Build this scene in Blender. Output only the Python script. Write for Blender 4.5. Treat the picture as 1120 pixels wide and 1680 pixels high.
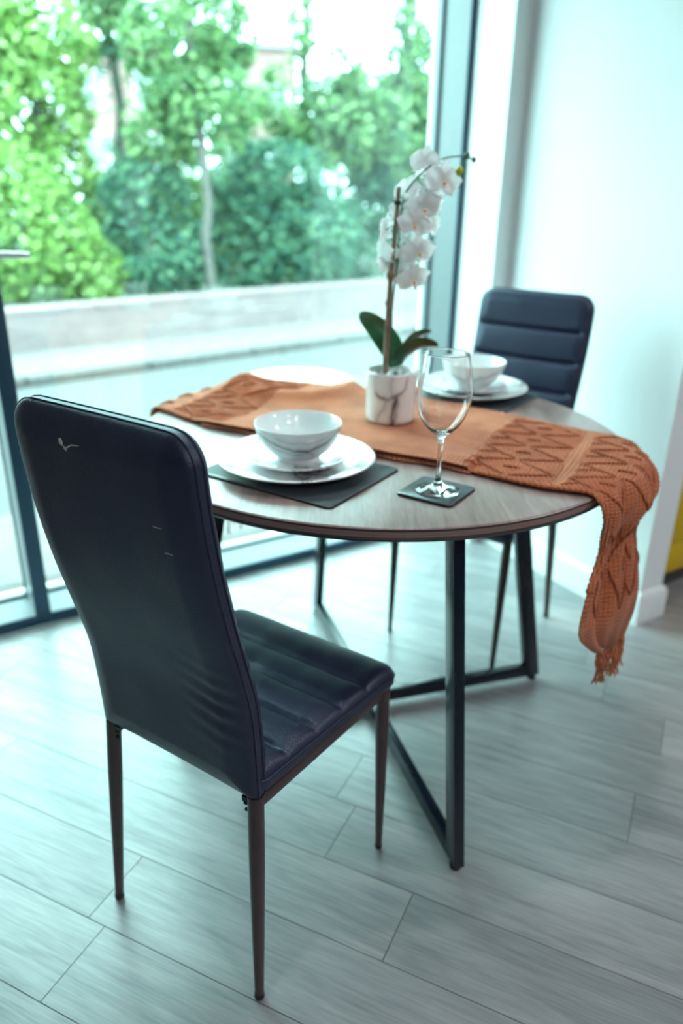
import bpy, bmesh, math, random
from math import sin, cos, pi, sqrt, radians, exp
from mathutils import Vector, Matrix, noise

for o in list(bpy.data.objects):
    bpy.data.objects.remove(o, do_unlink=True)
sc = bpy.context.scene
COL = sc.collection

# ------------------------------------------------------------------ camera
PITCH, ROLL, CAMZ, FPX = 0.40297, -0.016764, 1.24652, 1250.0
fw = Vector((0, cos(PITCH), -sin(PITCH)))
rt = Vector((1, 0, 0))
dn = fw.cross(rt)
rt2 = rt * cos(ROLL) + dn * sin(ROLL)
dn2 = dn * cos(ROLL) - rt * sin(ROLL)
cam = bpy.data.cameras.new('camera')
cam_o = bpy.data.objects.new('camera', cam)
COL.objects.link(cam_o)
m3 = Matrix((rt2, -dn2, -fw)).transposed()
cam_o.matrix_world = Matrix.Translation((0, 0, CAMZ)) @ m3.to_4x4()
cam.sensor_fit = 'HORIZONTAL'
cam.sensor_width = 36
cam.lens = FPX / 1120 * 36
cam.clip_start = 0.02
cam.clip_end = 300
cam.dof.use_dof = True
cam.dof.focus_distance = 1.06
cam.dof.aperture_fstop = 3.0
sc.camera = cam_o

# ------------------------------------------------------------------ sky, exposure
world = bpy.data.worlds.new('overcast_sky')
sc.world = world
world.use_nodes = True
bg = world.node_tree.nodes['Background']
bg.inputs['Color'].default_value = (0.61, 1.0, 0.985, 1)
bg.inputs['Strength'].default_value = 10.0
sc.view_settings.view_transform = 'Standard'
sc.view_settings.look = 'None'
sc.view_settings.exposure = 0.44
sc.view_settings.gamma = 1.0
sc.view_settings.use_curve_mapping = False
sc.cycles.use_denoising = True
sc.cycles.max_bounces = 12
sc.cycles.diffuse_bounces = 5
sc.cycles.transmission_bounces = 10
sc.cycles.transparent_max_bounces = 16
sc.cycles.sample_clamp_indirect = 6.0
LAMP_MAIN, LAMP_FILL = 26.0, 15.0
LAMP_COL = (0.95, 0.97, 1.0)

# ------------------------------------------------------------------ frames of reference
TA = 0.551666                                   # direction of the window wall
TV, NV = Vector((cos(TA), sin(TA), 0)), Vector((-sin(TA), cos(TA), 0))
PA = -0.43296                                   # direction of the planks
CX, CY, TR, TZ = 0.07872, 1.63145, 0.531, 0.75  # table centre, radius, height


def tn(t, n, z=0.0):
    v = TV * t + NV * n
    return Vector((v.x, v.y, z))


# ------------------------------------------------------------------ helpers
def tag(o, label=None, cat=None, group=None, kind=None):
    if label: o['label'] = label
    if cat: o['category'] = cat
    if group: o['group'] = group
    if kind: o['kind'] = kind
    return o


def empty(name, loc=(0, 0, 0), rz=0.0):
    o = bpy.data.objects.new(name, None)
    o.empty_display_size = 0.05
    COL.objects.link(o)
    o.location = loc
    o.rotation_euler = (0, 0, rz)
    return o


class MB:
    def __init__(s):
        s.v, s.f, s.mi = [], [], []

    def add(s, vs, fs, mi=0):
        b = len(s.v)
        s.v += [tuple(v) for v in vs]
        s.f += [tuple(i + b for i in f) for f in fs]
        s.mi += [mi] * len(fs)
        return s

    def box(s, x0, x1, y0, y1, z0, z1, mi=0):
        vs = [(x, y, z) for z in (z0, z1) for y in (y0, y1) for x in (x0, x1)]
        fs = [(0, 2, 3, 1), (4, 5, 7, 6), (0, 1, 5, 4), (2, 6, 7, 3), (0, 4, 6, 2), (1, 3, 7, 5)]
        return s.add(vs, fs, mi)

    def bar(s, a, b, w, h, up=(0, 0, 1), mi=0):
        a, b = Vector(a), Vector(b)
        d = (b - a).normalized()
        u = Vector(up)
        sd = d.cross(u).normalized()
        u = sd.cross(d).normalized()
        vs = []
        for p in (a, b):
            for i, j in ((-1, -1), (1, -1), (1, 1), (-1, 1)):
                vs.append(p + sd * (w / 2 * i) + u * (h / 2 * j))
        return s.add(vs, [(3, 2, 1, 0), (4, 5, 6, 7), (0, 1, 5, 4), (1, 2, 6, 5), (2, 3, 7, 6), (3, 0, 4, 7)], mi)

    def tube(s, pts, rad, n=10, caps=True, mi=0):
        pts = [Vector(p) for p in pts]
        if not hasattr(rad, '__len__'): rad = [rad] * len(pts)
        rings = []
        ref = None
        for i, p in enumerate(pts):
            d = (pts[min(i + 1, len(pts) - 1)] - pts[max(i - 1, 0)]).normalized()
            if ref is None:
                ref = d.orthogonal().normalized()
            ref = (ref - d * ref.dot(d))
            if ref.length < 1e-6: ref = d.orthogonal()
            ref.normalize()
            q = d.cross(ref)
            rings.append([p + (ref * cos(2 * pi * k / n) + q * sin(2 * pi * k / n)) * rad[i] for k in range(n)])
        vs = [v for r in rings for v in r]
        fs = []
        for i in range(len(pts) - 1):
            for k in range(n):
                k2 = (k + 1) % n
                fs.append((i * n + k, i * n + k2, (i + 1) * n + k2, (i + 1) * n + k))
        if caps:
            fs.append(tuple(range(n - 1, -1, -1)))
            fs.append(tuple((len(pts) - 1) * n + k for k in range(n)))
        return s.add(vs, fs, mi)

    def lathe(s, prof, n=64, c=(0, 0, 0), mi=0, closed=False):
        cx, cy, cz = c
        vs, fs, idx = [], [], []
        for r, z in prof:
            if r < 1e-6:
                idx.append([len(vs)] * n)
                vs.append((cx, cy, cz + z))
            else:
                idx.append([len(vs) + k for k in range(n)])
                vs += [(cx + r * cos(2 * pi * k / n), cy + r * sin(2 * pi * k / n), cz + z) for k in range(n)]
        m = len(prof)
        for i in range(m if closed else m - 1):
            A, B = idx[i], idx[(i + 1) % m]
            for k in range(n):
                k2 = (k + 1) % n
                f = [A[k], A[k2], B[k2], B[k]]
                g = []
                for x in f:
                    if x not in g: g.append(x)
                if len(g) > 2: fs.append(tuple(g))
        return s.add(vs, fs, mi)

    def build(s, name, mats, parent=None, smooth=True, sharp=None, bevel=0, bseg=2, link=True):
        me = bpy.data.meshes.new(name)
        me.from_pydata(s.v, [], s.f)
        if not isinstance(mats, (list, tuple)): mats = [mats]
        for m in mats: me.materials.append(m)
        if len(mats) > 1: me.polygons.foreach_set('material_index', s.mi)
        me.update()
        if bevel:
            bm = bmesh.new()
            bm.from_mesh(me)
            bmesh.ops.remove_doubles(bm, verts=bm.verts, dist=1e-6)
            es = [e for e in bm.edges if len(e.link_faces) == 2 and e.calc_face_angle(0) > 0.6]
            bmesh.ops.bevel(bm, geom=es, offset=bevel, segments=bseg, profile=0.5, affect='EDGES', clamp_overlap=True)
            bm.to_mesh(me)
            bm.free()
        if smooth:
            me.polygons.foreach_set('use_smooth', [True] * len(me.polygons))
            me.set_sharp_from_angle(angle=radians(sharp if sharp else 45))
        o = bpy.data.objects.new(name, me)
        COL.objects.link(o)
        if parent: o.parent = parent
        return o


# ------------------------------------------------------------------ materials
class NT:
    def __init__(s, name):
        s.m = bpy.data.materials.new(name)
        s.m.use_nodes = True
        s.t = s.m.node_tree
        s.b = s.t.nodes['Principled BSDF']

    def n(s, typ, **kw):
        nd = s.t.nodes.new(typ)
        for k, v in kw.items():
            if k.startswith('i_'):
                nd.inputs[k[2:].replace('_', ' ')].default_value = v
            else:
                setattr(nd, k, v)
        return nd

    def l(s, a, ao, b, bi):
        s.t.links.new(a.outputs[ao], b.inputs[bi])

    def coords(s, scale=(1, 1, 1), kind='Object', rot=(0, 0, 0)):
        tc = s.n('ShaderNodeTexCoord')
        mp = s.n('ShaderNodeMapping')
        mp.inputs['Scale'].default_value = scale
        mp.inputs['Rotation'].default_value = rot
        s.l(tc, kind, mp, 'Vector')
        return mp

    def ramp(s, src, out, stops):
        r = s.n('ShaderNodeValToRGB')
        el = r.color_ramp.elements
        while len(el) < len(stops): el.new(0.5)
        for e, (p, c) in zip(el, stops):
            e.position = p
            e.color = (*c, 1) if len(c) == 3 else c
        s.l(src, out, r, 'Fac')
        return r

    def bump(s, src, out, strength, dist):
        b = s.n('ShaderNodeBump')
        b.inputs['Strength'].default_value = strength
        b.inputs['Distance'].default_value = dist
        s.l(src, out, b, 'Height')
        s.l(b, 'Normal', s.b, 'Normal')
        return b


def plain(name, col, rough=0.5, metal=0.0, spec=0.5, var=0.04, scale=40, bump=0.0, coat=0.0):
    """flat colour with faint mottling and relief"""
    t = NT(name)
    mp = t.coords()
    nz = t.n('ShaderNodeTexNoise', i_Scale=scale, i_Detail=4.0)
    t.l(mp, 'Vector', nz, 'Vector')
    lo = tuple(max(0, c * (1 - var)) for c in col)
    hi = tuple(min(1, c * (1 + var)) for c in col)
    r = t.ramp(nz, 'Fac', [(0.3, lo), (0.7, hi)])
    t.l(r, 'Color', t.b, 'Base Color')
    t.b.inputs['Roughness'].default_value = rough
    t.b.inputs['Metallic'].default_value = metal
    t.b.inputs['Specular IOR Level'].default_value = spec
    t.b.inputs['Coat Weight'].default_value = coat
    if bump: t.bump(nz, 'Fac', bump, 0.002)
    return t.m


def mat_floor():
    t = NT('floor_vinyl_oak')
    oi = t.n('ShaderNodeObjectInfo')
    tc = t.n('ShaderNodeTexCoord')
    off = t.n('ShaderNodeVectorMath', operation='MULTIPLY_ADD')
    cmb = t.n('ShaderNodeCombineXYZ')
    mul = t.n('ShaderNodeMath', operation='MULTIPLY'); mul.inputs[1].default_value = 37.0
    t.l(oi, 'Random', mul, 0)
    t.l(mul, 'Value', cmb, 'X'); t.l(mul, 'Value', cmb, 'Z')
    off.inputs[1].default_value = (1, 1, 1)
    t.l(tc, 'Object', off, 0); t.l(cmb, 'Vector', off, 2)

    def nz(sx, sy, scale, det, dist=0.0):
        mp = t.n('ShaderNodeMapping'); mp.inputs['Scale'].default_value = (sx, sy, 1)
        t.l(off, 'Vector', mp, 'Vector')
        n = t.n('ShaderNodeTexNoise', i_Scale=scale, i_Detail=det, i_Distortion=dist)
        t.l(mp, 'Vector', n, 'Vector')
        return n
    fine = nz(0.05, 1, 260, 5)
    mid = nz(0.12, 1, 42, 6, 0.6)
    big = nz(0.35, 1, 7, 3, 0.3)
    a = t.n('ShaderNodeMix', data_type='FLOAT'); a.inputs[0].default_value = 0.5
    t.l(fine, 'Fac', a, 2); t.l(mid, 'Fac', a, 3)
    b = t.n('ShaderNodeMix', data_type='FLOAT'); b.inputs[0].default_value = 0.35
    t.l(a, 0, b, 2); t.l(big, 'Fac', b, 3)
    r = t.ramp(b, 0, [(0.33, (0.16, 0.165, 0.175)), (0.5, (0.30, 0.30, 0.305)), (0.67, (0.42, 0.415, 0.41))])
    pl = t.ramp(oi, 'Random', [(0.0, (0.86, 0.86, 0.87)), (1.0, (1.06, 1.05, 1.04))])
    mx = t.n('ShaderNodeMix', data_type='RGBA', blend_type='MULTIPLY'); mx.inputs[0].default_value = 1.0
    t.l(r, 'Color', mx, 6); t.l(pl, 'Color', mx, 7)
    t.l(mx, 2, t.b, 'Base Color')
    rr = t.ramp(b, 0, [(0.3, (0.40,) * 3), (0.7, (0.26,) * 3)])
    t.l(rr, 'Color', t.b, 'Roughness')
    t.b.inputs['Specular IOR Level'].default_value = 0.75
    t.bump(a, 0, 0.22, 0.0012)
    return t.m


def mat_table():
    t = NT('table_walnut_laminate')
    mp = t.coords((1, 0.12, 1), rot=(0, 0, radians(35)))
    n1 = t.n('ShaderNodeTexNoise', i_Scale=34.0, i_Detail=7.0, i_Distortion=0.8)
    n2 = t.n('ShaderNodeTexNoise', i_Scale=170.0, i_Detail=4.0)
    mp2 = t.coords((1, 0.6, 1))
    n3 = t.n('ShaderNodeTexNoise', i_Scale=7.0, i_Detail=4.0, i_Distortion=0.7)
    t.l(mp, 'Vector', n1, 'Vector'); t.l(mp, 'Vector', n2, 'Vector'); t.l(mp2, 'Vector', n3, 'Vector')
    a = t.n('ShaderNodeMix', data_type='FLOAT'); a.inputs[0].default_value = 0.35
    t.l(n1, 'Fac', a, 2); t.l(n2, 'Fac', a, 3)
    b = t.n('ShaderNodeMix', data_type='FLOAT'); b.inputs[0].default_value = 0.45
    t.l(a, 0, b, 2); t.l(n3, 'Fac', b, 3)
    r = t.ramp(b, 0, [(0.34, (0.13, 0.075, 0.062)), (0.5, (0.28, 0.185, 0.165)), (0.66, (0.42, 0.305, 0.285))])
    t.l(r, 'Color', t.b, 'Base Color')
    t.b.inputs['Roughness'].default_value = 0.40
    t.b.inputs['Specular IOR Level'].default_value = 0.7
    t.b.inputs['Coat Weight'].default_value = 0.5
    t.b.inputs['Coat Roughness'].default_value = 0.28
    t.bump(a, 0, 0.08, 0.001)
    return t.m


def mat_leather():
    t = NT('navy_black_faux_leather')
    mp = t.coords()
    v = t.n('ShaderNodeTexVoronoi', i_Scale=430.0)
    n = t.n('ShaderNodeTexNoise', i_Scale=9.0, i_Detail=5.0)
    t.l(mp, 'Vector', v, 'Vector'); t.l(mp, 'Vector', n, 'Vector')
    r = t.ramp(n, 'Fac', [(0.3, (0.010, 0.011, 0.034)), (0.7, (0.015, 0.017, 0.042))])
    t.l(r, 'Color', t.b, 'Base Color')
    rr = t.ramp(n, 'Fac', [(0.25, (0.38,) * 3), (0.75, (0.48,) * 3)])
    t.l(rr, 'Color', t.b, 'Roughness')
    t.b.inputs['Specular IOR Level'].default_value = 0.8
    t.b.inputs['Specular Tint'].default_value = (0.72, 0.82, 1.0, 1)
    add = t.n('ShaderNodeMath', operation='MULTIPLY_ADD'); add.inputs[1].default_value = 3.0
    t.l(n, 'Fac', add, 0); t.l(v, 'Distance', add, 2)
    t.bump(add, 'Value', 0.45, 0.0008)
    return t.m


def mat_cloth(lo=(0.36, 0.095, 0.032), hi=(0.62, 0.190, 0.082), name='rust_knit_cotton'):
    t = NT(name)
    at = t.n('ShaderNodeUVMap')
    mp = t.n('ShaderNodeMapping'); mp.inputs['Scale'].default_value = (1, 1, 1)
    t.l(at, 'UV', mp, 'Vector')
    w1 = t.n('ShaderNodeTexWave', wave_type='BANDS', bands_direction='X', i_Scale=34.0, i_Distortion=1.2, i_Detail=2.0)
    w2 = t.n('ShaderNodeTexWave', wave_type='BANDS', bands_direction='Y', i_Scale=95.0, i_Distortion=1.0)
    n = t.n('ShaderNodeTexNoise', i_Scale=420.0, i_Detail=3.0)
    n2 = t.n('ShaderNodeTexNoise', i_Scale=14.0, i_Detail=3.0)
    for x in (w1, w2, n, n2): t.l(mp, 'Vector', x, 'Vector')
    a = t.n('ShaderNodeMath', operation='MULTIPLY_ADD'); a.inputs[1].default_value = 0.4
    t.l(w2, 'Fac', a, 0); t.l(w1, 'Fac', a, 2)
    b = t.n('ShaderNodeMath', operation='MULTIPLY_ADD'); b.inputs[1].default_value = 0.6
    t.l(n, 'Fac', b, 0); t.l(a, 'Value', b, 2)
    mxn = t.n('ShaderNodeMath', operation='MULTIPLY_ADD'); mxn.inputs[1].default_value = 0.25
    t.l(b, 'Value', mxn, 0); t.l(n2, 'Fac', mxn, 2)
    r = t.ramp(mxn, 'Value', [(0.45, lo), (0.95, hi)])
    t.l(r, 'Color', t.b, 'Base Color')
    t.b.inputs['Roughness'].default_value = 0.9
    t.b.inputs['Specular IOR Level'].default_value = 0.15
    t.b.inputs['Sheen Weight'].default_value = 0.25
    t.b.inputs['Sheen Roughness'].default_value = 0.4
    t.bump(b, 'Value', 0.75, 0.0022)
    return t.m


def mat_marble(name, lo=0.10, scale=7.0, width=0.035, rot=(0.3, 0.5, 0.2), base=(0.86, 0.87, 0.87)):
    t = NT(name)
    mp = t.coords(rot=rot)
    n0 = t.n('ShaderNodeTexNoise', i_Scale=scale, i_Detail=5.0)
    mix = t.n('ShaderNodeMix', data_type='VECTOR'); mix.inputs[0].default_value = 0.28
    t.l(mp, 'Vector', n0, 'Vector')
    t.l(mp, 'Vector', mix, 4); t.l(n0, 'Color', mix, 5)
    n1 = t.n('ShaderNodeTexNoise', i_Scale=scale * 1.5, i_Detail=2.0)
    t.l(mix, 1, n1, 'Vector')
    sub = t.n('ShaderNodeMath', operation='SUBTRACT'); sub.inputs[1].default_value = 0.5
    ab = t.n('ShaderNodeMath', operation='ABSOLUTE')
    t.l(n1, 'Fac', sub, 0); t.l(sub, 'Value', ab, 0)
    g = tuple(c * lo for c in base)
    mid = tuple(c * 0.72 for c in base)
    r = t.ramp(ab, 'Value', [(0.0, g), (width * 0.4, tuple(c * 0.5 for c in base)), (width, mid), (width * 2.6, base)])
    n2 = t.n('ShaderNodeTexNoise', i_Scale=scale * 0.7, i_Detail=2.0)
    t.l(mp, 'Vector', n2, 'Vector')
    mk = t.ramp(n2, 'Fac', [(0.47, (0, 0, 0)), (0.6, (1, 1, 1))])
    mx = t.n('ShaderNodeMix', data_type='RGBA'); mx.inputs[6].default_value = (*base, 1)
    t.l(mk, 'Color', mx, 0); t.l(r, 'Color', mx, 7)
    t.l(mx, 2, t.b, 'Base Color')
    t.b.inputs['Roughness'].default_value = 0.16
    t.b.inputs['Coat Weight'].default_value = 0.3
    return t.m


def mat_vein(name, base=(0.86, 0.87, 0.87), dark=(0.06, 0.06, 0.065)):
    """glazed white with the grey veins stored on the mesh"""
    t = NT(name)
    at = t.n('ShaderNodeAttribute', attribute_name='vein')
    mp = t.coords()
    n = t.n('ShaderNodeTexNoise', i_Scale=38.0, i_Detail=4.0)
    t.l(mp, 'Vector', n, 'Vector')
    mul = t.n('ShaderNodeMath', operation='MULTIPLY_ADD'); mul.inputs[1].default_value = 0.9; mul.inputs[2].default_value = 0.45
    t.l(n, 'Fac', mul, 0)
    m2 = t.n('ShaderNodeMath', operation='MULTIPLY'); m2.use_clamp = True
    t.l(mul, 'Value', m2, 0); t.l(at, 'Fac', m2, 1)
    mx = t.n('ShaderNodeMix', data_type='RGBA')
    mx.inputs[6].default_value = (*base, 1); mx.inputs[7].default_value = (*dark, 1)
    t.l(m2, 'Value', mx, 0)
    t.l(mx, 2, t.b, 'Base Color')
    t.b.inputs['Roughness'].default_value = 0.16
    t.b.inputs['Coat Weight'].default_value = 0.3
    return t.m


def put_veins(o, lines, unroll, seed=1.0):
    """lines: (points, core width, strength, halo width, halo strength) on the unrolled wall"""
    me = o.data
    at = me.attributes.new('vein', 'FLOAT', 'POINT')
    vals = []
    for v in me.vertices:
        u, w = unroll(v.co)
        u += 0.0030 * noise.noise(Vector((u * 70, w * 70, seed)))
        w += 0.0030 * noise.noise(Vector((u * 70, w * 70, seed + 7)))
        s_ = 0.0
        for pts, cw, cs, hw, hs in lines:
            d = 9.0
            for (ax, ay), (bx, by) in zip(pts, pts[1:]):
                lx, ly = bx - ax, by - ay
                k = max(0, min(1, ((u - ax) * lx + (w - ay) * ly) / (lx * lx + ly * ly)))
                d = min(d, sqrt((u - ax - lx * k) ** 2 + (w - ay - ly * k) ** 2))
            s_ += cs * exp(-(d / cw) ** 2) + hs * exp(-(d / hw) ** 2)
        vals.append(min(1.0, s_))
    at.data.foreach_set('value', vals)


def mat_pane():
    m = bpy.data.materials.new('window_glass')
    m.use_nodes = True
    nt = m.node_tree
    nt.nodes.clear()
    out = nt.nodes.new('ShaderNodeOutputMaterial')
    mix = nt.nodes.new('ShaderNodeMixShader')
    tr = nt.nodes.new('ShaderNodeBsdfTransparent'); tr.inputs['Color'].default_value = (0.94, 0.985, 0.98, 1)
    gl = nt.nodes.new('ShaderNodeBsdfGlossy'); gl.inputs['Roughness'].default_value = 0.0
    gl.inputs['Color'].default_value = (0.85, 1, 0.98, 1)
    fr0 = nt.nodes.new('ShaderNodeFresnel'); fr0.inputs['IOR'].default_value = 2.1
    ge = nt.nodes.new('ShaderNodeNewGeometry')
    inv = nt.nodes.new('ShaderNodeMath'); inv.operation = 'SUBTRACT'; inv.inputs[0].default_value = 1.0
    nt.links.new(ge.outputs['Backfacing'], inv.inputs[1])
    fr = nt.nodes.new('ShaderNodeMath'); fr.operation = 'MULTIPLY'
    nt.links.new(fr0.outputs[0], fr.inputs[0]); nt.links.new(inv.outputs[0], fr.inputs[1])
    L = nt.links.new
    L(fr.outputs[0], mix.inputs[0]); L(tr.outputs[0], mix.inputs[1]); L(gl.outputs[0], mix.inputs[2])
    L(mix.outputs[0], out.inputs['Surface'])
    return m


def mat_crystal():
    t = NT('clear_glassware')
    t.b.inputs['Base Color'].default_value = (1, 1, 1, 1)
    t.b.inputs['Transmission Weight'].default_value = 1.0
    t.b.inputs['Roughness'].default_value = 0.0
    t.b.inputs['IOR'].default_value = 1.5
    return t.m


def mat_leaves(name, stops, trans=0.45):
    t = NT(name)
    g = t.n('ShaderNodeNewGeometry')
    r = t.ramp(g, 'Random Per Island', stops)
    t.l(r, 'Color', t.b, 'Base Color')
    t.b.inputs['Roughness'].default_value = 0.55
    tl = t.n('ShaderNodeBsdfTranslucent')
    t.l(r, 'Color', tl, 'Color')
    mx = t.n('ShaderNodeMixShader'); mx.inputs[0].default_value = trans
    t.l(t.b, 'BSDF', mx, 1); t.l(tl, 'BSDF', mx, 2)
    out = [n for n in t.t.nodes if n.type == 'OUTPUT_MATERIAL'][0]
    t.l(mx, 'Shader', out, 'Surface')
    return t.m


def mat_glow(name, col, strength):
    m = bpy.data.materials.new(name)
    m.use_nodes = True
    b = m.node_tree.nodes['Principled BSDF']
    b.inputs['Emission Color'].default_value = (*col, 1)
    b.inputs['Emission Strength'].default_value = strength
    return m


M = dict(
    floor=mat_floor(), table=mat_table(), leather=mat_leather(), cloth=mat_cloth(), cord=mat_cloth((0.27, 0.062, 0.021), (0.48, 0.135, 0.057), 'rust_knit_shaded'), pane=mat_pane(), crystal=mat_crystal(),  # cord: cloth colour darkened to hold the shade beneath the cords
    subfloor=plain('dark_plank_joint', (0.06, 0.065, 0.07), 0.9),
    wall=plain('white_wall_paint', (0.83, 0.845, 0.85), 0.55, var=0.01, scale=3, bump=0.02),
    trim=plain('white_gloss_trim', (0.82, 0.84, 0.84), 0.35, var=0.01),
    wall_grey=plain('grey_wall_paint', (0.16, 0.16, 0.18), 0.7, var=0.01, scale=3),
    ceil=plain('ceiling_paint', (0.80, 0.81, 0.81), 0.8, var=0.01),
    frame=plain('aluminium_frame_shaded', (0.018, 0.065, 0.115), 0.42, metal=0.25, spec=0.6, var=0.05),  # room-side frame faces, their shade put into the colour
    frame_lit=plain('aluminium_frame_lit', (0.15, 0.17, 0.18), 0.4, spec=0.5, var=0.03),  # same frame paint, coloured paler where daylight strikes it
    gasket=plain('rubber_gasket', (0.012, 0.03, 0.045), 0.5),
    sill=plain('pale_threshold', (0.62, 0.66, 0.66), 0.5),
    steel=plain('brushed_steel', (0.55, 0.56, 0.57), 0.3, metal=1.0),
    black=plain('black_powder_coat', (0.005, 0.011, 0.022), 0.20, spec=0.4, var=0.1),
    brown=plain('brown_lacquered_metal', (0.052, 0.026, 0.028), 0.33, spec=0.6, var=0.1),
    rubber=plain('black_rubber', (0.012, 0.012, 0.014), 0.6),
    edge_dark=plain('table_edge_dark', (0.05, 0.035, 0.033), 0.4),
    edge_mid=plain('table_edge_brown', (0.24, 0.15, 0.13), 0.4),
    thread=plain('grey_stitch_thread', (0.08, 0.085, 0.10), 0.7),
    scuff=plain('scuffed_backing', (0.55, 0.52, 0.50), 0.9, var=0.2, scale=400),
    slate=plain('dark_slate_leatherette', (0.050, 0.066, 0.075), 0.36, spec=0.7, var=0.15, scale=300, bump=0.15),
    slate_edge=plain('black_mat_edge', (0.010, 0.012, 0.014), 0.6),
    china=mat_marble('marbled_china', 0.20, 6.0, 0.03),
    china3=mat_marble('marbled_far_china', 0.25, 6.0, 0.03, rot=(0.2, 1.1, 0.9)),
    pebble=plain('white_pebbles', (0.75, 0.76, 0.74), 0.6, var=0.2, scale=90),
    soil=plain('dark_soil', (0.04, 0.05, 0.05), 0.9, var=0.4, scale=120, bump=0.5),
    bamboo=plain('brown_bamboo_stake', (0.20, 0.145, 0.095), 0.5, var=0.3, scale=60),
    bamboo_node=plain('bamboo_knot', (0.24, 0.125, 0.085), 0.55, var=0.3),
    orchid_leaf=plain('orchid_leaf_green', (0.035, 0.18, 0.068), 0.3, var=0.4, scale=18),
    orchid_leaf2=plain('orchid_leaf_dark', (0.022, 0.090, 0.040), 0.3, var=0.4, scale=18),
    stemg=plain('orchid_stem_green', (0.07, 0.13, 0.07), 0.45),
    budg=plain('orchid_bud_green', (0.42, 0.47, 0.035), 0.45),
    yellow=plain('mustard_yellow_lacquer', (0.66, 0.43, 0.006), 0.35, var=0.03),
    plinth=plain('dark_plinth', (0.05, 0.045, 0.04), 0.6),
    asphalt=plain('pale_asphalt', (0.085, 0.077, 0.077), 0.8, var=0.15, scale=30),
    paving=plain('pale_paving', (0.15, 0.122, 0.122), 0.85, var=0.12, scale=8),
    kerb=plain('concrete_kerb', (0.10, 0.088, 0.088), 0.85, var=0.15, scale=14),
    rwall=plain('rendered_road_wall', (0.20, 0.145, 0.15), 0.9, var=0.12, scale=5),
    soil2=plain('verge_earth', (0.04, 0.06, 0.035), 0.95, var=0.4, scale=4),
    pink=plain('pink_brick', (0.27, 0.155, 0.15), 0.9, var=0.12, scale=6),
    winpale=plain('pale_window_glass', (0.22, 0.24, 0.25), 0.15),
    roofm=plain('grey_slate_roof', (0.07, 0.07, 0.08), 0.8, var=0.15, scale=9),
    bark=plain('grey_bark', (0.11, 0.10, 0.09), 0.9, var=0.35, scale=25, bump=0.6),
    darkbark=plain('dark_bark', (0.07, 0.075, 0.06), 0.9, var=0.35, scale=25, bump=0.6),
    vein_bowl=mat_vein('marbled_bowl_glaze'), vein_pot=mat_vein('marbled_pot_glaze', (0.86, 0.86, 0.86), (0.045, 0.04, 0.05)),
    glow=mat_glow('lamp_glow', LAMP_COL, 12.0),
)
_t = NT('white_orchid_petal')
M['petal'] = _t.m
_tl = _t.n('ShaderNodeBsdfTranslucent'); _tl.inputs['Color'].default_value = (0.97, 0.97, 0.97, 1)
_mx = _t.n('ShaderNodeMixShader'); _mx.inputs[0].default_value = 0.5
_t.l(_t.b, 'BSDF', _mx, 1); _t.l(_tl, 'BSDF', _mx, 2)
_t.l(_mx, 'Shader', [n for n in _t.t.nodes if n.type == 'OUTPUT_MATERIAL'][0], 'Surface')
_b = M['petal'].node_tree.nodes['Principled BSDF']
_b.inputs['Base Color'].default_value = (0.95, 0.95, 0.95, 1)
_b.inputs['Roughness'].default_value = 0.5
M['lip'] = plain('orchid_lip_orange', (0.85, 0.42, 0.06), 0.5, var=0.3, scale=200)
M['leaf_bright'] = mat_leaves('spring_leaves', [(0.0, (0.05, 0.13, 0.045)), (0.35, (0.17, 0.31, 0.075)), (0.7, (0.32, 0.50, 0.13)), (1.0, (0.48, 0.62, 0.27))])
M['leaf_mid'] = mat_leaves('mid_leaves', [(0.0, (0.035, 0.11, 0.06)), (0.35, (0.10, 0.22, 0.085)), (0.7, (0.22, 0.37, 0.14)), (1.0, (0.38, 0.48, 0.26))])
M['leaf_dark'] = mat_leaves('ivy_leaves', [(0.0, (0.025, 0.10, 0.085)), (0.4, (0.06, 0.17, 0.12)), (0.75, (0.12, 0.27, 0.16)), (1.0, (0.27, 0.42, 0.24))])

# ================================================================== SETTING
# ---- floor: dark joint bed, planks as pieces
fl_mb = MB()
T0, T1, N0, N1 = -3.2, 4.6, -3.2, 2.18
corner = [tn(T0, N0), tn(T1, N0), tn(T1, N1 - 0.0), tn(T0, N1)]
ca, sa = cos(-PA), sin(-PA)


def to_plank(p): return (p.x * ca - p.y * sa, p.x * sa + p.y * ca)


room_poly = [to_plank(p) for p in corner]
vs = [(x, y, -0.06) for x, y in room_poly] + [(x, y, -0.003) for x, y in room_poly]
fl_mb.add(vs, [(3, 2, 1, 0), (4, 5, 6, 7)] + [(i, (i + 1) % 4, 4 + (i + 1) % 4, 4 + i) for i in range(4)])
floor = fl_mb.build('floor', M['subfloor'], smooth=False)
floor.rotation_euler = (0, 0, PA)
tag(floor, 'grey oak plank floor', None, None, 'structure')


def clip(poly, a, b):
    out = []
    def side(p): return (b[0] - a[0]) * (p[1] - a[1]) - (b[1] - a[1]) * (p[0] - a[0])
    for i in range(len(poly)):
        p, q = poly[i], poly[(i + 1) % len(poly)]
        sp, sq = side(p), side(q)
        if sp >= 0: out.append(p)
        if sp * sq < 0:
            k = sp / (sp - sq)
            out.append((p[0] + (q[0] - p[0]) * k, p[1] + (q[1] - p[1]) * k))
    return out


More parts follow.
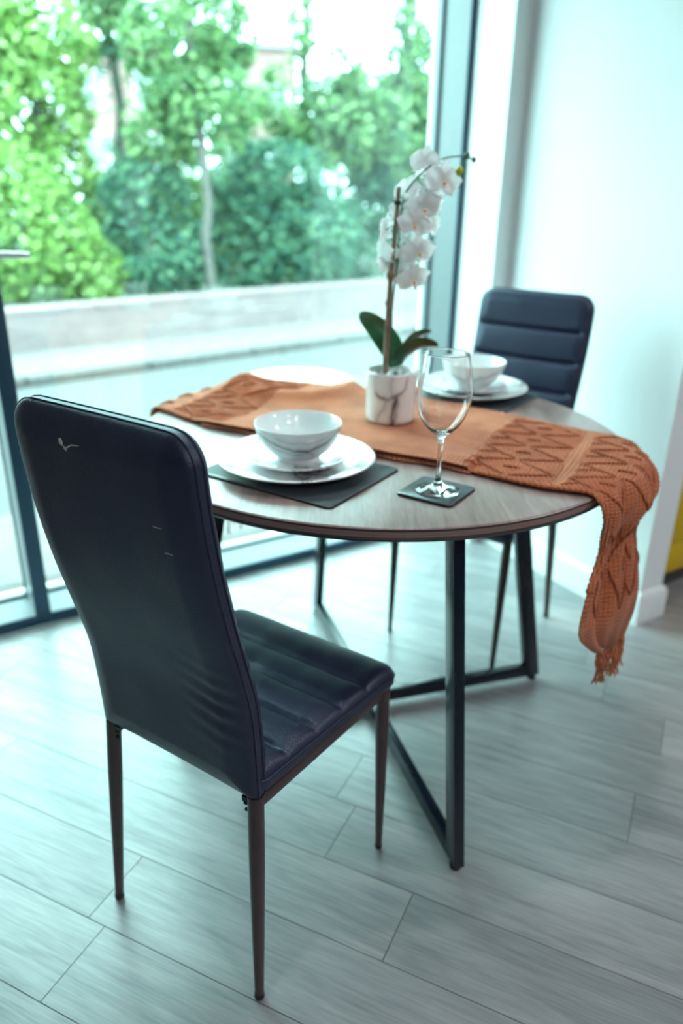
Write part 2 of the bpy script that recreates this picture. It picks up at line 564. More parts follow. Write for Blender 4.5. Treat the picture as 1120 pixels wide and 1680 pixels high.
rnd = random.Random(4)
PW, PL, G = 0.1565, 1.02, 0.0008
near_c = to_plank(Vector((0.05, 1.5, 0)))
for k in range(-24, 30):
    v0 = 0.557 + PW * k
    off = {0: -0.791, 1: -0.83, 2: -0.309, 3: 0.52, 4: -0.55, 5: 0.05}.get(k, rnd.uniform(0, PL))
    for j in range(-7, 8):
        u0 = off + j * PL
        poly = [(u0 + G, v0 + G), (u0 + PL - G, v0 + G), (u0 + PL - G, v0 + PW - G), (u0 + G, v0 + PW - G)]
        for i in range(4):
            if poly: poly = clip(poly, room_poly[i], room_poly[(i + 1) % 4])
        if len(poly) < 3: continue
        cx_ = sum(p[0] for p in poly) / len(poly) - near_c[0]
        cy_ = sum(p[1] for p in poly) / len(poly) - near_c[1]
        if cx_ * cx_ + cy_ * cy_ > 3.4 ** 2: continue
        m = len(poly)
        mb = MB()
        mb.add([(x, y, -0.003) for x, y in poly] + [(x, y, 0.0) for x, y in poly],
               [tuple(range(m - 1, -1, -1)), tuple(range(m, 2 * m))] + [(i, (i + 1) % m, m + (i + 1) % m, m + i) for i in range(m)])
        mb.build('plank', M['floor'], floor, smooth=False)


def tn_box(mb, t0, t1, n0, n1, z0, z1, mi=0):
    ps = [tn(t0, n0), tn(t1, n0), tn(t1, n1), tn(t0, n1)]
    vs = [(p.x, p.y, z) for z in (z0, z1) for p in ps]
    return mb.add(vs, [(3, 2, 1, 0), (4, 5, 6, 7)] + [(i, (i + 1) % 4, 4 + (i + 1) % 4, 4 + i) for i in range(4)], mi)


def struct(name, boxes, mat, parent=None, bevel=0, label=None):
    mb = MB()
    for b in boxes: tn_box(mb, *b)
    o = mb.build(name, mat, parent, smooth=bool(bevel), bevel=bevel)
    if parent is None: o['kind'] = 'structure'
    if label: o['label'] = label
    return o


CEIL = 2.55
WT = 1.878
struct('wall_right', [(WT, WT + 0.105, 1.283, 2.4, 0, CEIL)], M['wall'], label='white partition wall beside the window')
struct('wall_pier', [(1.807, WT, 2.0, 2.4, 0, CEIL)], M['wall'], label='narrow white pier at the window edge')
struct('wall_window', [(WT + 0.105, T1, 2.0, 2.4, 0, CEIL)], M['wall'])
struct('wall_left', [(T0 - 0.1, T0, N0, 2.4, 0, CEIL)], M['wall_grey'])
struct('wall_back', [(T0 - 0.1, T1 + 0.1, N0 - 0.1, N0, 0, CEIL)], M['wall_grey'])
struct('wall_kitchen', [(T1, T1 + 0.1, N0, 2.4, 0, CEIL)], M['wall'])
struct('ceiling', [(T0 - 0.1, T1 + 0.1, N0 - 0.1, 2.4, CEIL, CEIL + 0.1)], M['ceil'])


def skirting(name, pts, h=0.105, d=0.015, label=None):
    """board following a path of (t, n) points; outside is on the right of the path"""
    prof = [(0, 0), (d, 0), (d, h - 0.022), (d * 0.8, h - 0.010), (d * 0.45, h - 0.002), (0, h)]
    P = [Vector((a, b)) for a, b in pts]
    mb = MB()
    rows = []
    for i, p in enumerate(P):
        d0 = (P[i] - P[i - 1]).normalized() if i else None
        d1 = (P[i + 1] - P[i]).normalized() if i < len(P) - 1 else None
        n0 = Vector((d0.y, -d0.x)) if d0 else Vector((d1.y, -d1.x))
        n1 = Vector((d1.y, -d1.x)) if d1 else n0
        mv = (n0 + n1)
        mv = mv / (1 + n0.dot(n1)) if (1 + n0.dot(n1)) > 1e-3 else n0
        rows.append([tuple(tn(*(p + mv * x), z)) for x, z in prof])
    k = len(prof)
    vs = [v for r in rows for v in r]
    fs = [(i * k + j, (i + 1) * k + j, (i + 1) * k + j + 1, i * k + j + 1) for i in range(len(P) - 1) for j in range(k - 1)]
    fs += [tuple(range(k)), tuple((len(P) - 1) * k + j for j in range(k - 1, -1, -1))]
    mb.add(vs, fs)
    o = mb.build(name, M['trim'], smooth=True, sharp=30)
    o['kind'] = 'structure'
    if label: o['label'] = label
    return o


# path runs with the wall on its left so that the board lies to the right
skirting('baseboard_right', [(WT, 1.999), (WT, 1.283), (WT + 0.105, 1.283), (WT + 0.105, 1.999)], label='white skirting board round the partition end')

# ---- glazing: window_1 is the big pane, door_1 the glazed leaf on its left
WH = 2.05
MUL0, MUL1, JAMB, WD, GN = 0.262, 0.306, 1.787, 2.36, 2.325
win = empty('window_1'); tag(win, 'large floor to ceiling window pane', None, None, 'structure')


def piece(name, mat, parent, boxes, bevel=0.002):
    mb = MB()
    for b in boxes: tn_box(mb, *b)
    return mb.build(name, mat, parent, smooth=bool(bevel), bevel=bevel)


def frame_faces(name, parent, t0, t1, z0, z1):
    """aluminium profile: one paint, room-side face coloured as shaded, body out to the glass as lit"""
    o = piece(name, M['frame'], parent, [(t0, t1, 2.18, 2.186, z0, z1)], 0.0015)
    piece('frame_body', M['frame_lit'], parent, [(t0, t1, 2.186, WD, z0, z1)], 0.0)
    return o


frame_faces('bottom_rail', win, MUL1, JAMB, 0, 0.036)
frame_faces('top_rail', win, MUL1, JAMB, WH, CEIL)
frame_faces('jamb', win, JAMB, 1.807, 0, CEIL)
frame_faces('mullion', win, MUL0, MUL1, 0.0, CEIL)
piece('gasket', M['gasket'], win, [(MUL1, JAMB, GN - 0.006, GN, 0.036, 0.044), (JAMB - 0.007, JAMB, GN - 0.012, GN, 0.044, WH), (MUL1, MUL1 + 0.004, GN - 0.006, GN, 0.044, WH)], 0)
piece('glass_pane', M['pane'], win, [(MUL1, JAMB, GN, GN + 0.012, 0.036, WH)], 0)
door = empty('door_1'); tag(door, 'glazed door left of the big window', None, None, 'structure')
frame_faces('bottom_rail', door, -0.14, MUL0, 0, 0.036)
frame_faces('top_rail', door, -0.14, MUL0, WH, CEIL)
frame_faces('door_stile', door, -0.19, -0.14, 0, CEIL)
piece('gasket', M['gasket'], door, [(-0.14, MUL0, GN - 0.006, GN, 0.036, 0.044), (MUL0 - 0.004, MUL0, GN - 0.006, GN, 0.044, WH)], 0)
piece('glass_pane', M['pane'], door, [(-0.14, MUL0, GN, GN + 0.012, 0.036, WH)], 0)
h = MB()
h.tube([tn(0.285, 2.18, 1.075), tn(0.285, 2.135, 1.078)], 0.010, 12)
h.tube([tn(0.278, 2.135, 1.078), tn(0.30, 2.133, 1.079), tn(0.36, 2.135, 1.077), tn(0.378, 2.138, 1.076)], [0.009, 0.009, 0.008, 0.007], 12)
tn_box(h, 0.268, 0.302, 2.172, 2.1805, 0.98, 1.12)
h.build('door_handle', M['steel'], door)
struct('wall_door', [(T0, -0.19, 2.15, 2.4, 0, CEIL)], M['wall'], label='unseen wall left of the glazed door, set close to cut light')  # out of view, drawn in to cut daylight on the left floor
struct('trim_1', [(T0, 4.0, 2.365, 2.43, -0.06, 0.012)], M['sill'], bevel=0.004, label='pale threshold strip outside the glass')

# ================================================================== OUTSIDE
RA = radians(39.5)
RD, RN = Vector((cos(RA), sin(RA), 0)), Vector((-sin(RA), cos(RA), 0))


def rd(s, d, z=0.0):
    """point on the street: s along it, d away from the far kerb line"""
    p = Vector((-1.45, 5.70, 0)) + RD * s + RN * d
    return Vector((p.x, p.y, z))


def rd_box(mb, s0, s1, d0, d1, z0, z1, mi=0):
    ps = [rd(s0, d0), rd(s1, d0), rd(s1, d1), rd(s0, d1)]
    vs = [(p.x, p.y, z) for z in (z0, z1) for p in ps]
    return mb.add(vs, [(3, 2, 1, 0), (4, 5, 6, 7)] + [(i, (i + 1) % 4, 4 + (i + 1) % 4, 4 + i) for i in range(4)], mi)


def road_struct(name, boxes, mat, bevel=0, label=None, parent=None):
    mb = MB()
    for b in boxes: rd_box(mb, *b)
    o = mb.build(name, mat, parent, smooth=bool(bevel), bevel=bevel)
    if parent is None:
        o['kind'] = 'structure'
    if label: o['label'] = label
    return o


mb = MB(); tn_box(mb, -14, 14, 2.52, 30, -0.30, -0.045)
o = mb.build('ground', M['asphalt'], smooth=False); tag(o, 'pale street outside the window', None, None, 'structure')
mb = MB(); tn_box(mb, -14, 14, 2.52, 3.15, -0.045, -0.006)
o = mb.build('pavement_near', M['paving'], smooth=False); tag(o, 'pavement strip just outside the glass', None, None, 'structure')
road_struct('pavement_far', [(-16, 16, 0.10, 1.2, -0.05, 0.01)], M['paving'], label='pale pavement across the street')
kb = empty('kerb'); tag(kb, 'row of kerb stones across the street', None, None, 'structure')
for i in range(-9, 9):
    mb = MB(); rd_box(mb, i * 0.92 + 0.008, i * 0.92 + 0.912, 0.0, 0.10, -0.05, 0.018)
    mb.build('kerb_stone', M['kerb'], kb, bevel=0.012)
rw = road_struct('road_wall', [(-16, 16, 0.93, 1.15, -0.05, 0.285)], M['rwall'], label='low rendered wall across the street')
for i in range(-8, 8):
    mb = MB(); rd_box(mb, i * 1.2 + 0.006, i * 1.2 + 1.194, 0.925, 1.16, 0.285, 0.335)
    mb.build('coping_stone', M['rwall'], rw, bevel=0.008)
road_struct('verge', [(-18, 18, 1.15, 14, -0.05, 0.16)], M['soil2'], label='dark earth under the trees')


def foliage(mb, blobs, n, size, rng, shell=0.55, mi=0):
    """leaf cards (folded, each an island) scattered through ellipsoid blobs"""
    w = [b[3] * b[4] * b[5] for b in blobs]
    tot = sum(w)
    for b, wt in zip(blobs, w):
        for _ in range(int(1.5 * n * wt / tot)):
            while True:
                d = Vector((rng.uniform(-1, 1), rng.uniform(-1, 1), rng.uniform(-1, 1)))
                if 0.05 < d.length <= 1: break
            r = d.length
            d = d.normalized() * (r ** shell)
            p_ = Vector((b[0] + d.x * b[3], b[1] + d.y * b[4], b[2] + d.z * b[5])) + Vector((n * .013, 0, 0))
            nz_ = noise.noise(p_ * 1.9)
            if nz_ < -0.10 and rng.random() < 0.9: continue
            if noise.noise(p_ * 4.5) < -0.05 and rng.random() < 0.75: continue
            p = Vector((b[0] + d.x * b[3], b[1] + d.y * b[4], b[2] + d.z * b[5]))
            s = size * rng.uniform(0.6, 1.35)
            u = Vector((rng.uniform(-1, 1), rng.uniform(-1, 1), rng.uniform(-0.6, 0.4))).normalized()
            up = (d * 0.7 + Vector((rng.uniform(-.6, .6), rng.uniform(-.6, .6), rng.uniform(-.1, 1.0)))).normalized()
            v = up.cross(u)
            if v.length < 0.05: continue
            v.normalize()
            k = u.cross(v)
            a = p - u * s * 0.5
            e = p + u * s * 0.5
            l_ = p + v * s * 0.32 + k * s * 0.10
            r_ = p - v * s * 0.32 + k * s * 0.10
            mb.add([a, l_, e, r_], [(0, 2, 1), (0, 3, 2)], mi)


def limb(mb, p, q, r0, r1, rng, n=7, wob=0.06):
    p, q = Vector(p), Vector(q)
    pts, rr = [], []
    for i in range(n):
        k = i / (n - 1)
        o = Vector((rng.uniform(-1, 1), rng.uniform(-1, 1), 0)) * wob * (1 if 0 < i < n - 1 else 0)
        pts.append(p.lerp(q, k) + o)
        rr.append(r0 + (r1 - r0) * k)
    mb.tube(pts, rr, 8)
    return pts


def px_x(px, y):
    return (px - 560) / 1359.0 * y


def tree(name, label, px, y, trunk, blobs, mat, n, size, seed, bark='darkbark', group='trees behind the road wall', limbs=3, cat='tree', ivy=0):
    rng = random.Random(seed)
    x0 = px_x(px, y)
    t = empty(name, (x0, y, 0.16))
    tag(t, label, cat, group)
    h_, r0, r1, lean = trunk
    mb = MB()
    if h_ > 0:
        pts = limb(mb, (0, 0, -0.02), (lean, 0, h_), r0, r1, rng, 9, r0 * 0.6)
        for i in range(limbs):
            b = pts[rng.randint(4, 8)]
            bl = blobs[i % len(blobs)]
            e = Vector((bl[0] + rng.uniform(-.4, .4) * bl[3], bl[1], bl[2] - 0.16 + rng.uniform(-.1, .5) * bl[5]))
            limb(mb, b, e, r1 * 0.9, r1 * 0.25, rng, 6, 0.05)
        mb.build('trunk', M[bark], t)
    fm = MB()
    foliage(fm, blobs, n, size, rng)
    o = fm.build('foliage', M[mat], t, smooth=False)
    o['kind'] = 'stuff'
    if ivy:
        fm = MB()
        foliage(fm, [(lean * k / 8, 0, h_ * k / 8, r0 * 2.3, r0 * 2.3, h_ / 9) for k in range(0, 8)], ivy, 0.07, rng)
        o = fm.build('ivy', M['leaf_dark'], t, smooth=False)
        o['kind'] = 'stuff'
        o['label'] = 'dark ivy climbing the trunk'
    return t


# blobs: (dx, dy, z, rx, ry, rz) relative to the tree base
tree('bush', 'bright green bush behind the wall at the far left', 60, 7.35, (0.9, .03, .012, 0.0),
     [(-.15, 0, .55, .62, .5, .55), (.22, .1, .30, .42, .4, .38), (-.35, .1, 1.0, .5, .45, .45)], 'leaf_bright', 9000, .075, 1, cat='bush')
tree('tree', 'tall bright tree above the far left bush', 55, 8.6, (2.6, .06, .03, .1),
     [(-.1, 0, 1.75, .75, .6, .55), (-.45, 0, 2.35, .8, .6, .6), (.2, .1, 2.35, .5, .5, .5), (.1, 0, 1.15, .55, .5, .45), (-.6, .2, 1.6, .8, .5, .6)], 'leaf_bright', 17000, .085, 2)
tree('tree', 'slim ivy clad tree left of the pale trunk', 205, 9.2, (2.9, .07, .04, -.12),
     [(.25, 0, 2.0, .3, .3, .3), (-.2, .1, 2.75, .45, .4, .45), (.35, .1, 2.7, .4, .3, .35)], 'leaf_mid', 5200, .08, 3, ivy=1600)
tree('tree', 'tree with a pale grey bare trunk by the wall', 331, 7.9, (2.5, .052, .03, -.07),
     [(.0, .2, 1.75, .55, .5, .45), (-.3, .2, 2.3, .5, .4, .35), (.1, .1, 2.5, .35, .4, .3), (-.45, .3, 1.55, .4, .4, .4)], 'leaf_mid', 9000, .08, 4, bark='bark')
tree('bush', 'dark bush filling the gap left of the pale trunk', 235, 8.0, (0.8, .03, .01, 0),
     [(0, 0, .45, .55, .45, .55), (-.1, .2, 1.0, .45, .4, .35)], 'leaf_dark', 7500, .075, 5, cat='bush')
tree('bush', 'wide dark bush right of the pale trunk', 440, 8.6, (1.0, .03, .01, 0),
     [(-.25, 0, .5, .55, .5, .6), (.3, .1, .55, .6, .5, .6), (0, .2, 1.15, .75, .5, .4)], 'leaf_dark', 13000, .075, 6, cat='bush')
tree('tree', 'thin dark ivy clad trunk before the pink house', 388, 10.2, (3.0, .06, .035, .02),
     [(-.35, 0, 1.95, .32, .3, .35), (.05, 0, 2.75, .2, .2, .5), (-.3, .1, 2.6, .3, .3, .25)], 'leaf_mid', 4200, .08, 7, ivy=2200)
tree('tree', 'leafy tree right of the pink house', 490, 9.6, (2.9, .07, .035, .05),
     [(0, 0, 1.95, .55, .5, .5), (.45, .1, 1.75, .55, .5, .5), (-.05, 0, 2.75, .22, .3, .5), (.35, .1, 2.35, .3, .3, .2)], 'leaf_mid', 10000, .085, 8, ivy=900)
tree('tree', 'tall open tree by the right window frame', 640, 10.0, (3.4, .08, .045, .04),
     [(0, 0, 1.6, .75, .5, .55), (.1, 0, 2.55, .28, .3, .6), (.5, .1, 1.9, .45, .4, .45), (-.35, .1, 2.2, .25, .3, .22)], 'leaf_mid', 11000, .085, 9, ivy=1500)
tree('bush', 'dark bush near the right window frame', 640, 10.0, (0.9, .03, .01, 0),
     [(-.3, 0, .6, .6, .5, .6), (.35, .1, .6, .65, .5, .65), (.0, .2, 1.2, .6, .5, .35)], 'leaf_dark', 12000, .08, 10, cat='bush')
tree('tree', 'yellow green tree behind the jamb', 760, 10.5, (3.2, .08, .05, .0),
     [(0, 0, 1.4, .7, .5, .9), (.2, 0, 2.4, .6, .5, .5), (.6, 0, .8, .7, .5, .6)], 'leaf_bright', 8000, .09, 11)
tree('tree', 'broad tree behind the glazed door', -170, 8.4, (2.6, .07, .04, .0),
     [(0, 0, 1.0, .8, .5, .8), (-.3, 0, 2.1, .9, .5, .7)], 'leaf_mid', 8000, .09, 12)
tree('bush', 'mid green bush far behind the ivy clad trunks', 300, 10.8, (1.0, .03, .01, 0),
     [(-.7, 0, .6, .8, .4, .6), (.3, 0, .7, .7, .4, .7), (.35, 0, 1.3, .35, .3, .35)], 'leaf_mid', 9000, .09, 13, cat='bush')

tree('hedge', 'dense dark hedge far behind the bright left bush', 90, 11.5, (0.9, .03, .01, 0),
     [(-.9, 0, .8, .9, .4, .9), (.3, 0, .7, .9, .4, .8), (-1.8, 0, 1.1, .9, .4, 1.1)], 'leaf_dark', 9000, .10, 21, cat='hedge', group='hedges behind the trees')
tree('hedge', 'dense dark hedge far behind the ivy clad trunks', 380, 12.5, (0.9, .03, .01, 0),
     [(-1.0, 0, .9, .9, .4, .9), (.1, 0, .9, .9, .4, .85), (1.1, 0, 1.0, .9, .4, 1.0)], 'leaf_dark', 9000, .10, 22, cat='hedge', group='hedges behind the trees')
tree('hedge', 'dense green hedge far behind the right window frame', 640, 12.5, (0.9, .03, .01, 0),
     [(-.9, 0, 1.1, .9, .4, 1.1), (.2, 0, 1.3, .9, .4, 1.3), (1.3, 0, 1.1, .9, .4, 1.1)], 'leaf_mid', 11000, .10, 23, cat='hedge', group='hedges behind the trees')

# pink houses glimpsed far behind the trees
for k, (px, yy, w_, h_, lab) in enumerate([(200, 20.0, 2.2, 4.1, 'pink brick house seen left of the pale trunk'), (415, 22.0, 2.0, 4.4, 'pink brick house seen behind the thin ivy trunk')]):
    b = empty('house', (px_x(px, yy), yy, 0.0), radians(8))
    tag(b, lab, 'house', 'pink houses beyond the trees')
    mb = MB(); mb.box(-w_ / 2, w_ / 2, 0, 3.0, 0, h_); mb.build('wall', M['pink'], b, smooth=False)
    mb = MB()
    mb.add([(-w_ / 2 - .15, -.15, h_), (w_ / 2 + .15, -.15, h_), (w_ / 2 + .15, 3.15, h_), (-w_ / 2 - .15, 3.15, h_), (-w_ / 2 - .15, 1.5, h_ + .35), (w_ / 2 + .15, 1.5, h_ + .35)],
           [(0, 1, 5, 4), (2, 3, 4, 5), (0, 4, 3), (1, 2, 5), (3, 2, 1, 0)])
    mb.build('roof', M['roofm'], b, smooth=False)
    for wx in (-w_ * .27, w_ * .27):
        for wz in (1.6, 2.9):
            wi = MB(); wi.box(wx - .28, wx + .28, -.03, .02, wz - .05, wz + .75)
            wo = wi.build('window', M['trim'], b, smooth=False)
            pn = MB(); pn.box(wx - .23, wx + .23, -.035, -.028, wz, wz + .70)
            pn.build('pane', M['winpale'], wo, smooth=False)

# ================================================================== KITCHEN UNIT past the partition
kc = empty('kitchen_cabinet', tn(1.99, 1.36), TA)
tag(kc, 'mustard yellow kitchen cabinet just past the end of the white partition', 'cabinet')
mb = MB(); mb.box(0.04, 0.62, 0.04, 0.56, 0.0, 0.07); mb.build('plinth', M['plinth'], kc, smooth=False)
mb = MB(); mb.box(0.02, 0.64, 0.02, 0.58, 0.07, 0.86); mb.build('body', M['yellow'], kc, bevel=0.002)
mb = MB(); mb.box(0.02, 0.64, 0.0, 0.019, 0.185, 0.85)
dr = mb.build('door', M['yellow'], kc, bevel=0.002)
mb = MB(); mb.tube([(0.56, 0, 0.62), (0.56, -.025, 0.62), (0.56, -.025, 0.74), (0.56, 0, 0.74)], 0.005, 8); mb.build('handle', M['steel'], dr)
mb = MB(); mb.box(0.02, 0.64, 0.004, 0.019, 0.075, 0.18); mb.build('lower_panel', M['yellow'], kc, bevel=0.002)
mb = MB(); mb.box(0.0, 0.66, -0.01, 0.6, 0.862, 0.895); mb.build('worktop', M['trim'], kc, bevel=0.003)

# ================================================================== CEILING LAMPS: one over the table, the rest added as fill
def downlight(x, y, power, label, rad=0.045, spot=False):
    t = empty('ceiling_light', (x, y, CEIL))
    tag(t, label, 'ceiling light', 'recessed ceiling lights')
    mb = MB(); mb.lathe([(0.042, -0.002), (0.062, -0.002), (0.064, -0.008), (0.046, -0.010), (0.042, -0.004)], 32, closed=True)
    mb.build('trim_ring', M['trim'], t)
    mb = MB(); mb.lathe([(0, -0.003), (0.041, -0.003)], 32); mb.build('diffuser', M['glow'], t)
    if spot:
        l = bpy.data.lights.new('lamp', 'SPOT'); l.shadow_soft_size = rad; l.spot_size = radians(92); l.spot_blend = 0.6
    else:
        l = bpy.data.lights.new('lamp', 'AREA'); l.shape = 'DISK'; l.size = rad * 2
    l.energy = power; l.color = LAMP_COL
    lo = bpy.data.objects.new('lamp', l); COL.objects.link(lo); lo.parent = t; lo.location = (0, 0, -0.014)
    return t


downlight(0.26, 1.42, LAMP_MAIN, 'recessed ceiling light right above the table', spot=True)
downlight(0.4, -1.9, LAMP_FILL, 'unseen fill light added straight behind the camera')  # this and the next two are unseen lamps added to brighten
downlight(1.4, -0.9, LAMP_FILL, 'unseen fill light added right behind the camera')
downlight(2.6, 0.9, LAMP_FILL * 1.5, 'unseen fill light added over the kitchen floor')

# ================================================================== TABLE
tb = empty('dining_table', (CX, CY, 0))
tag(tb, 'round walnut topped dining table on a black crossed metal frame', 'table')
top = MB()
R = TR
prof = [(0, 0.7500), (R - 0.004, 0.7500), (R - 0.0015, 0.7492), (R, 0.7475)]
top.lathe(prof, 128)
to = top.build('tabletop', M['table'], tb, sharp=50)
e1 = MB()
zs = [0.7475, 0.7440, 0.7432, 0.7390, 0.7382, 0.7340, 0.7332, 0.7300, 0.7270]
pr = [(R, zs[0])]
for i, z in enumerate(zs[1:]):
    pr.append((R - (0.0012 if i % 2 else 0.0), z))
pr += [(R - 0.003, 0.7250), (0, 0.7250)]
e1.lathe(pr, 128)
e1.mi = []
for i in range(len(pr) - 1):
    nf = 128
    e1.mi += [1 if i in (2, 4) else 0] * nf
e1.build('edge_band', [M['edge_dark'], M['edge_mid']], to, sharp=25)
LEGS = ((-72.4, .528, .405), (17.3, .474, .345), (107.6, .496, .385), (197.3, .474, .345))
for ang, rf, rtp in LEGS:
    a = radians(ang)
    u = Vector((cos(a), sin(a), 0))
    s_ = Vector((-sin(a), cos(a), 0))
    mb = MB()
    f0, f1 = u * rf + Vector((0, 0, 0.014)), u * rtp + Vector((0, 0, 0.725))
    vs = []
    for p in (f0, f1):
        for i, j in ((-1, -1), (1, -1), (1, 1), (-1, 1)):
            vs.append(p + s_ * (0.011 * i) + u * (0.021 * j))
    mb.add(vs, [(3, 2, 1, 0), (4, 5, 6, 7), (0, 1, 5, 4), (1, 2, 6, 5), (2, 3, 7, 6), (3, 0, 4, 7)])
    lg = mb.build('leg', M['black'], tb, bevel=0.002)
    mb = MB()
    mb.lathe([(0, 0), (0.011, 0), (0.012, 0.004), (0.012, 0.014), (0, 0.014)], 16, c=tuple(u * (rf + 0.003)))
    mb.build('foot_pad', M['rubber'], lg)
for ang, ra, rb_ in ((-72.4, .506, .474), (17.3, .452, .452)):
    a = radians(ang)
    u = Vector((cos(a), sin(a), 0))
    v = Vector((cos(a + (pi if ang < 0 else pi)), sin(a + pi), 0))
    mb = MB()
    dz = 0.031
    if ang < 0:
        mb.bar(u * ra + Vector((0, 0, dz)), -u * rb_ + Vector((0, 0, dz)), 0.022, 0.034)
    else:
        mb.bar(u * ra + Vector((0, 0, dz)), u * 0.0111 + Vector((0, 0, dz)), 0.022, 0.034)
        mb.bar(-u * 0.0111 + Vector((0, 0, dz)), -u * rb_ + Vector((0, 0, dz)), 0.022, 0.034)
    mb.build('floor_bar', M['black'], tb, bevel=0.002)
    mb = MB()
    mb.bar(u * (ra - 0.10) + Vector((0, 0, 0.715)), -u * (rb_ - 0.10) + Vector((0, 0, 0.715)), 0.022, 0.018 if ang < 0 else 0.016)
    mb.build('top_bar', M['black'], tb, bevel=0.002)

# ================================================================== CHAIRS
def sd_rr(x, z, hw, z0, z1, rtop, rbot):
    """distance inside a rectangle with rounded corners (positive inside)"""
    r = rtop if z > (z0 + z1) / 2 else rbot
    cz, hz = (z0 + z1) / 2, (z1 - z0) / 2
    qx, qz = abs(x) - hw + r, abs(z - cz) - hz + r
    d = min(max(qx, qz), 0) + sqrt(max(qx, 0) ** 2 + max(qz, 0) ** 2) - r
    return -d


def interp(tab, x):
    if x <= tab[0][0]: return tab[0][1]
    for i in range(len(tab) - 1):
        x0, y0 = tab[i]
        x1, y1 = tab[i + 1]
        if x <= x1:
            k = (x - x0) / (x1 - x0)
            ym = tab[i - 1] if i else (2 * x0 - x1, 2 * y0 - y1)
            yp = tab[i + 2] if i + 2 < len(tab) else (2 * x1 - x0, 2 * y1 - y0)
            m0 = (y1 - ym[1]) / (x1 - ym[0]) * (x1 - x0)
            m1 = (yp[1] - y0) / (yp[0] - x0) * (x1 - x0)
            return (2 * k**3 - 3 * k**2 + 1) * y0 + (k**3 - 2 * k**2 + k) * m0 + (-2 * k**3 + 3 * k**2) * y1 + (k**3 - k**2) * m1
    return tab[-1][1]


def slab(hwf, z0, z1, rtop, rbot, half, rb, surf, front_extra, rear_extra, nu=41, nz=90, rear_round=0.0):
    """soft pad: grid front and rear faces sharing a rounded outline. surf(x, z, y) places it"""
    mb = MB()
    us = [sin(pi / 2 * (-1 + 2 * i / (nu - 1))) * 0.35 + (-1 + 2 * i / (nu - 1)) * 0.65 for i in range(nu)]
    zz = []
    for i in range(nz):
        k = i / (nz - 1)
        k = 0.8 * k + 0.2 * (0.5 - 0.5 * cos(pi * k))
        zz.append(z0 + (z1 - z0) * k)
    def w_at(z):
        hw = hwf(z)
        if z > z1 - rtop: return hw - rtop + sqrt(max(0, rtop**2 - (z - z1 + rtop) ** 2))
        if z < z0 + rbot: return hw - rbot + sqrt(max(0, rbot**2 - (z0 + rbot - z) ** 2))
        return hw
    idx = {}
    vs = []
    for side in (1, -1):
        for j, z in enumerate(zz):
            w = w_at(z)
            for i, u in enumerate(us):
                x = u * w
                d = max(0, min(sd_rr(x, z, hwf(z), z0, z1, rtop, rbot), 0.2))
                y = half - rb + (sqrt(max(0, rb * rb - (rb - d) ** 2)) if d < rb else rb)
                fade = min(1, d / 0.03)
                if side < 0 and rear_round:
                    rd_ = min(1, d / rear_round)
                    y = 0.006 + (half - 0.006) * sqrt(1 - (1 - rd_) ** 2)
                    fade = rd_
                y += (front_extra(x, z) if side > 0 else rear_extra(x, z)) * fade
                idx[side, i, j] = len(vs)
                vs.append(surf(x, z, y * side))
    fs = []
    for side in (1, -1):
        for j in range(nz - 1):
            for i in range(nu - 1):
                q = (idx[side, i, j], idx[side, i + 1, j], idx[side, i + 1, j + 1], idx[side, i, j + 1])
                fs.append(q[::-1] if side > 0 else q)
    loop = [(i, 0) for i in range(nu)] + [(nu - 1, j) for j in range(1, nz)] + [(i, nz - 1) for i in range(nu - 2, -1, -1)] + [(0, j) for j in range(nz - 2, 0, -1)]
    for k in range(len(loop)):
        a, b = loop[k], loop[(k + 1) % len(loop)]
        fs.append((idx[1, a[0], a[1]], idx[1, b[0], b[1]], idx[-1, b[0], b[1]], idx[-1, a[0], a[1]]))
    mb.add(vs, fs)
    return mb, loop, zz, us, w_at


BACK_REAR = [(0.40, -0.180), (0.50, -0.182), (0.57, -0.187), (0.64, -0.202), (0.72, -0.221), (0.80, -0.236), (0.88, -0.246), (0.95, -0.250), (1.0, -0.249)]
BZ0, BZ1, BHALF, BHW = 0.405, 0.983, 0.0185, 0.168
SEAMS_B = [0.885, 0.800, 0.715, 0.630, 0.545]
SEAMS_S = [-0.105, -0.035, 0.035, 0.105]


def back_hw(z): return BHW + 0.003 * sin((z - BZ0) / (BZ1 - BZ0) * pi)


def back_surf(x, z, y):
    yc = interp(BACK_REAR, z) + BHALF
    return (x - 0.020 * (z - BZ0) / (BZ1 - BZ0), yc + y - 0.10 * x * x, z)


def pillow(v, seams, lo, hi, depth=0.0055, puff=0.004):
    s = 0.0
    for q in seams: s -= depth * exp(-((v - q) / 0.0058) ** 2)
    ed = [lo] + sorted(seams) + [hi]
    for a, b in zip(ed, ed[1:]):
        if a <= v <= b:
            s += puff * max(0.0, sin(pi * (v - a) / (b - a))) ** 0.7 if b > a else 0
    return s


def wr(x, z):
    """creases in the rear cover towards the lower right corner"""
    k = max(0, 1 - abs(z - 0.57) / 0.10) * max(0, min(1, (x - 0.05) / 0.08))
    return 0.0022 * k * sin(z * 210 + x * 30) + 0.0015 * noise.noise(Vector((x * 14, z * 11, 0.5)))


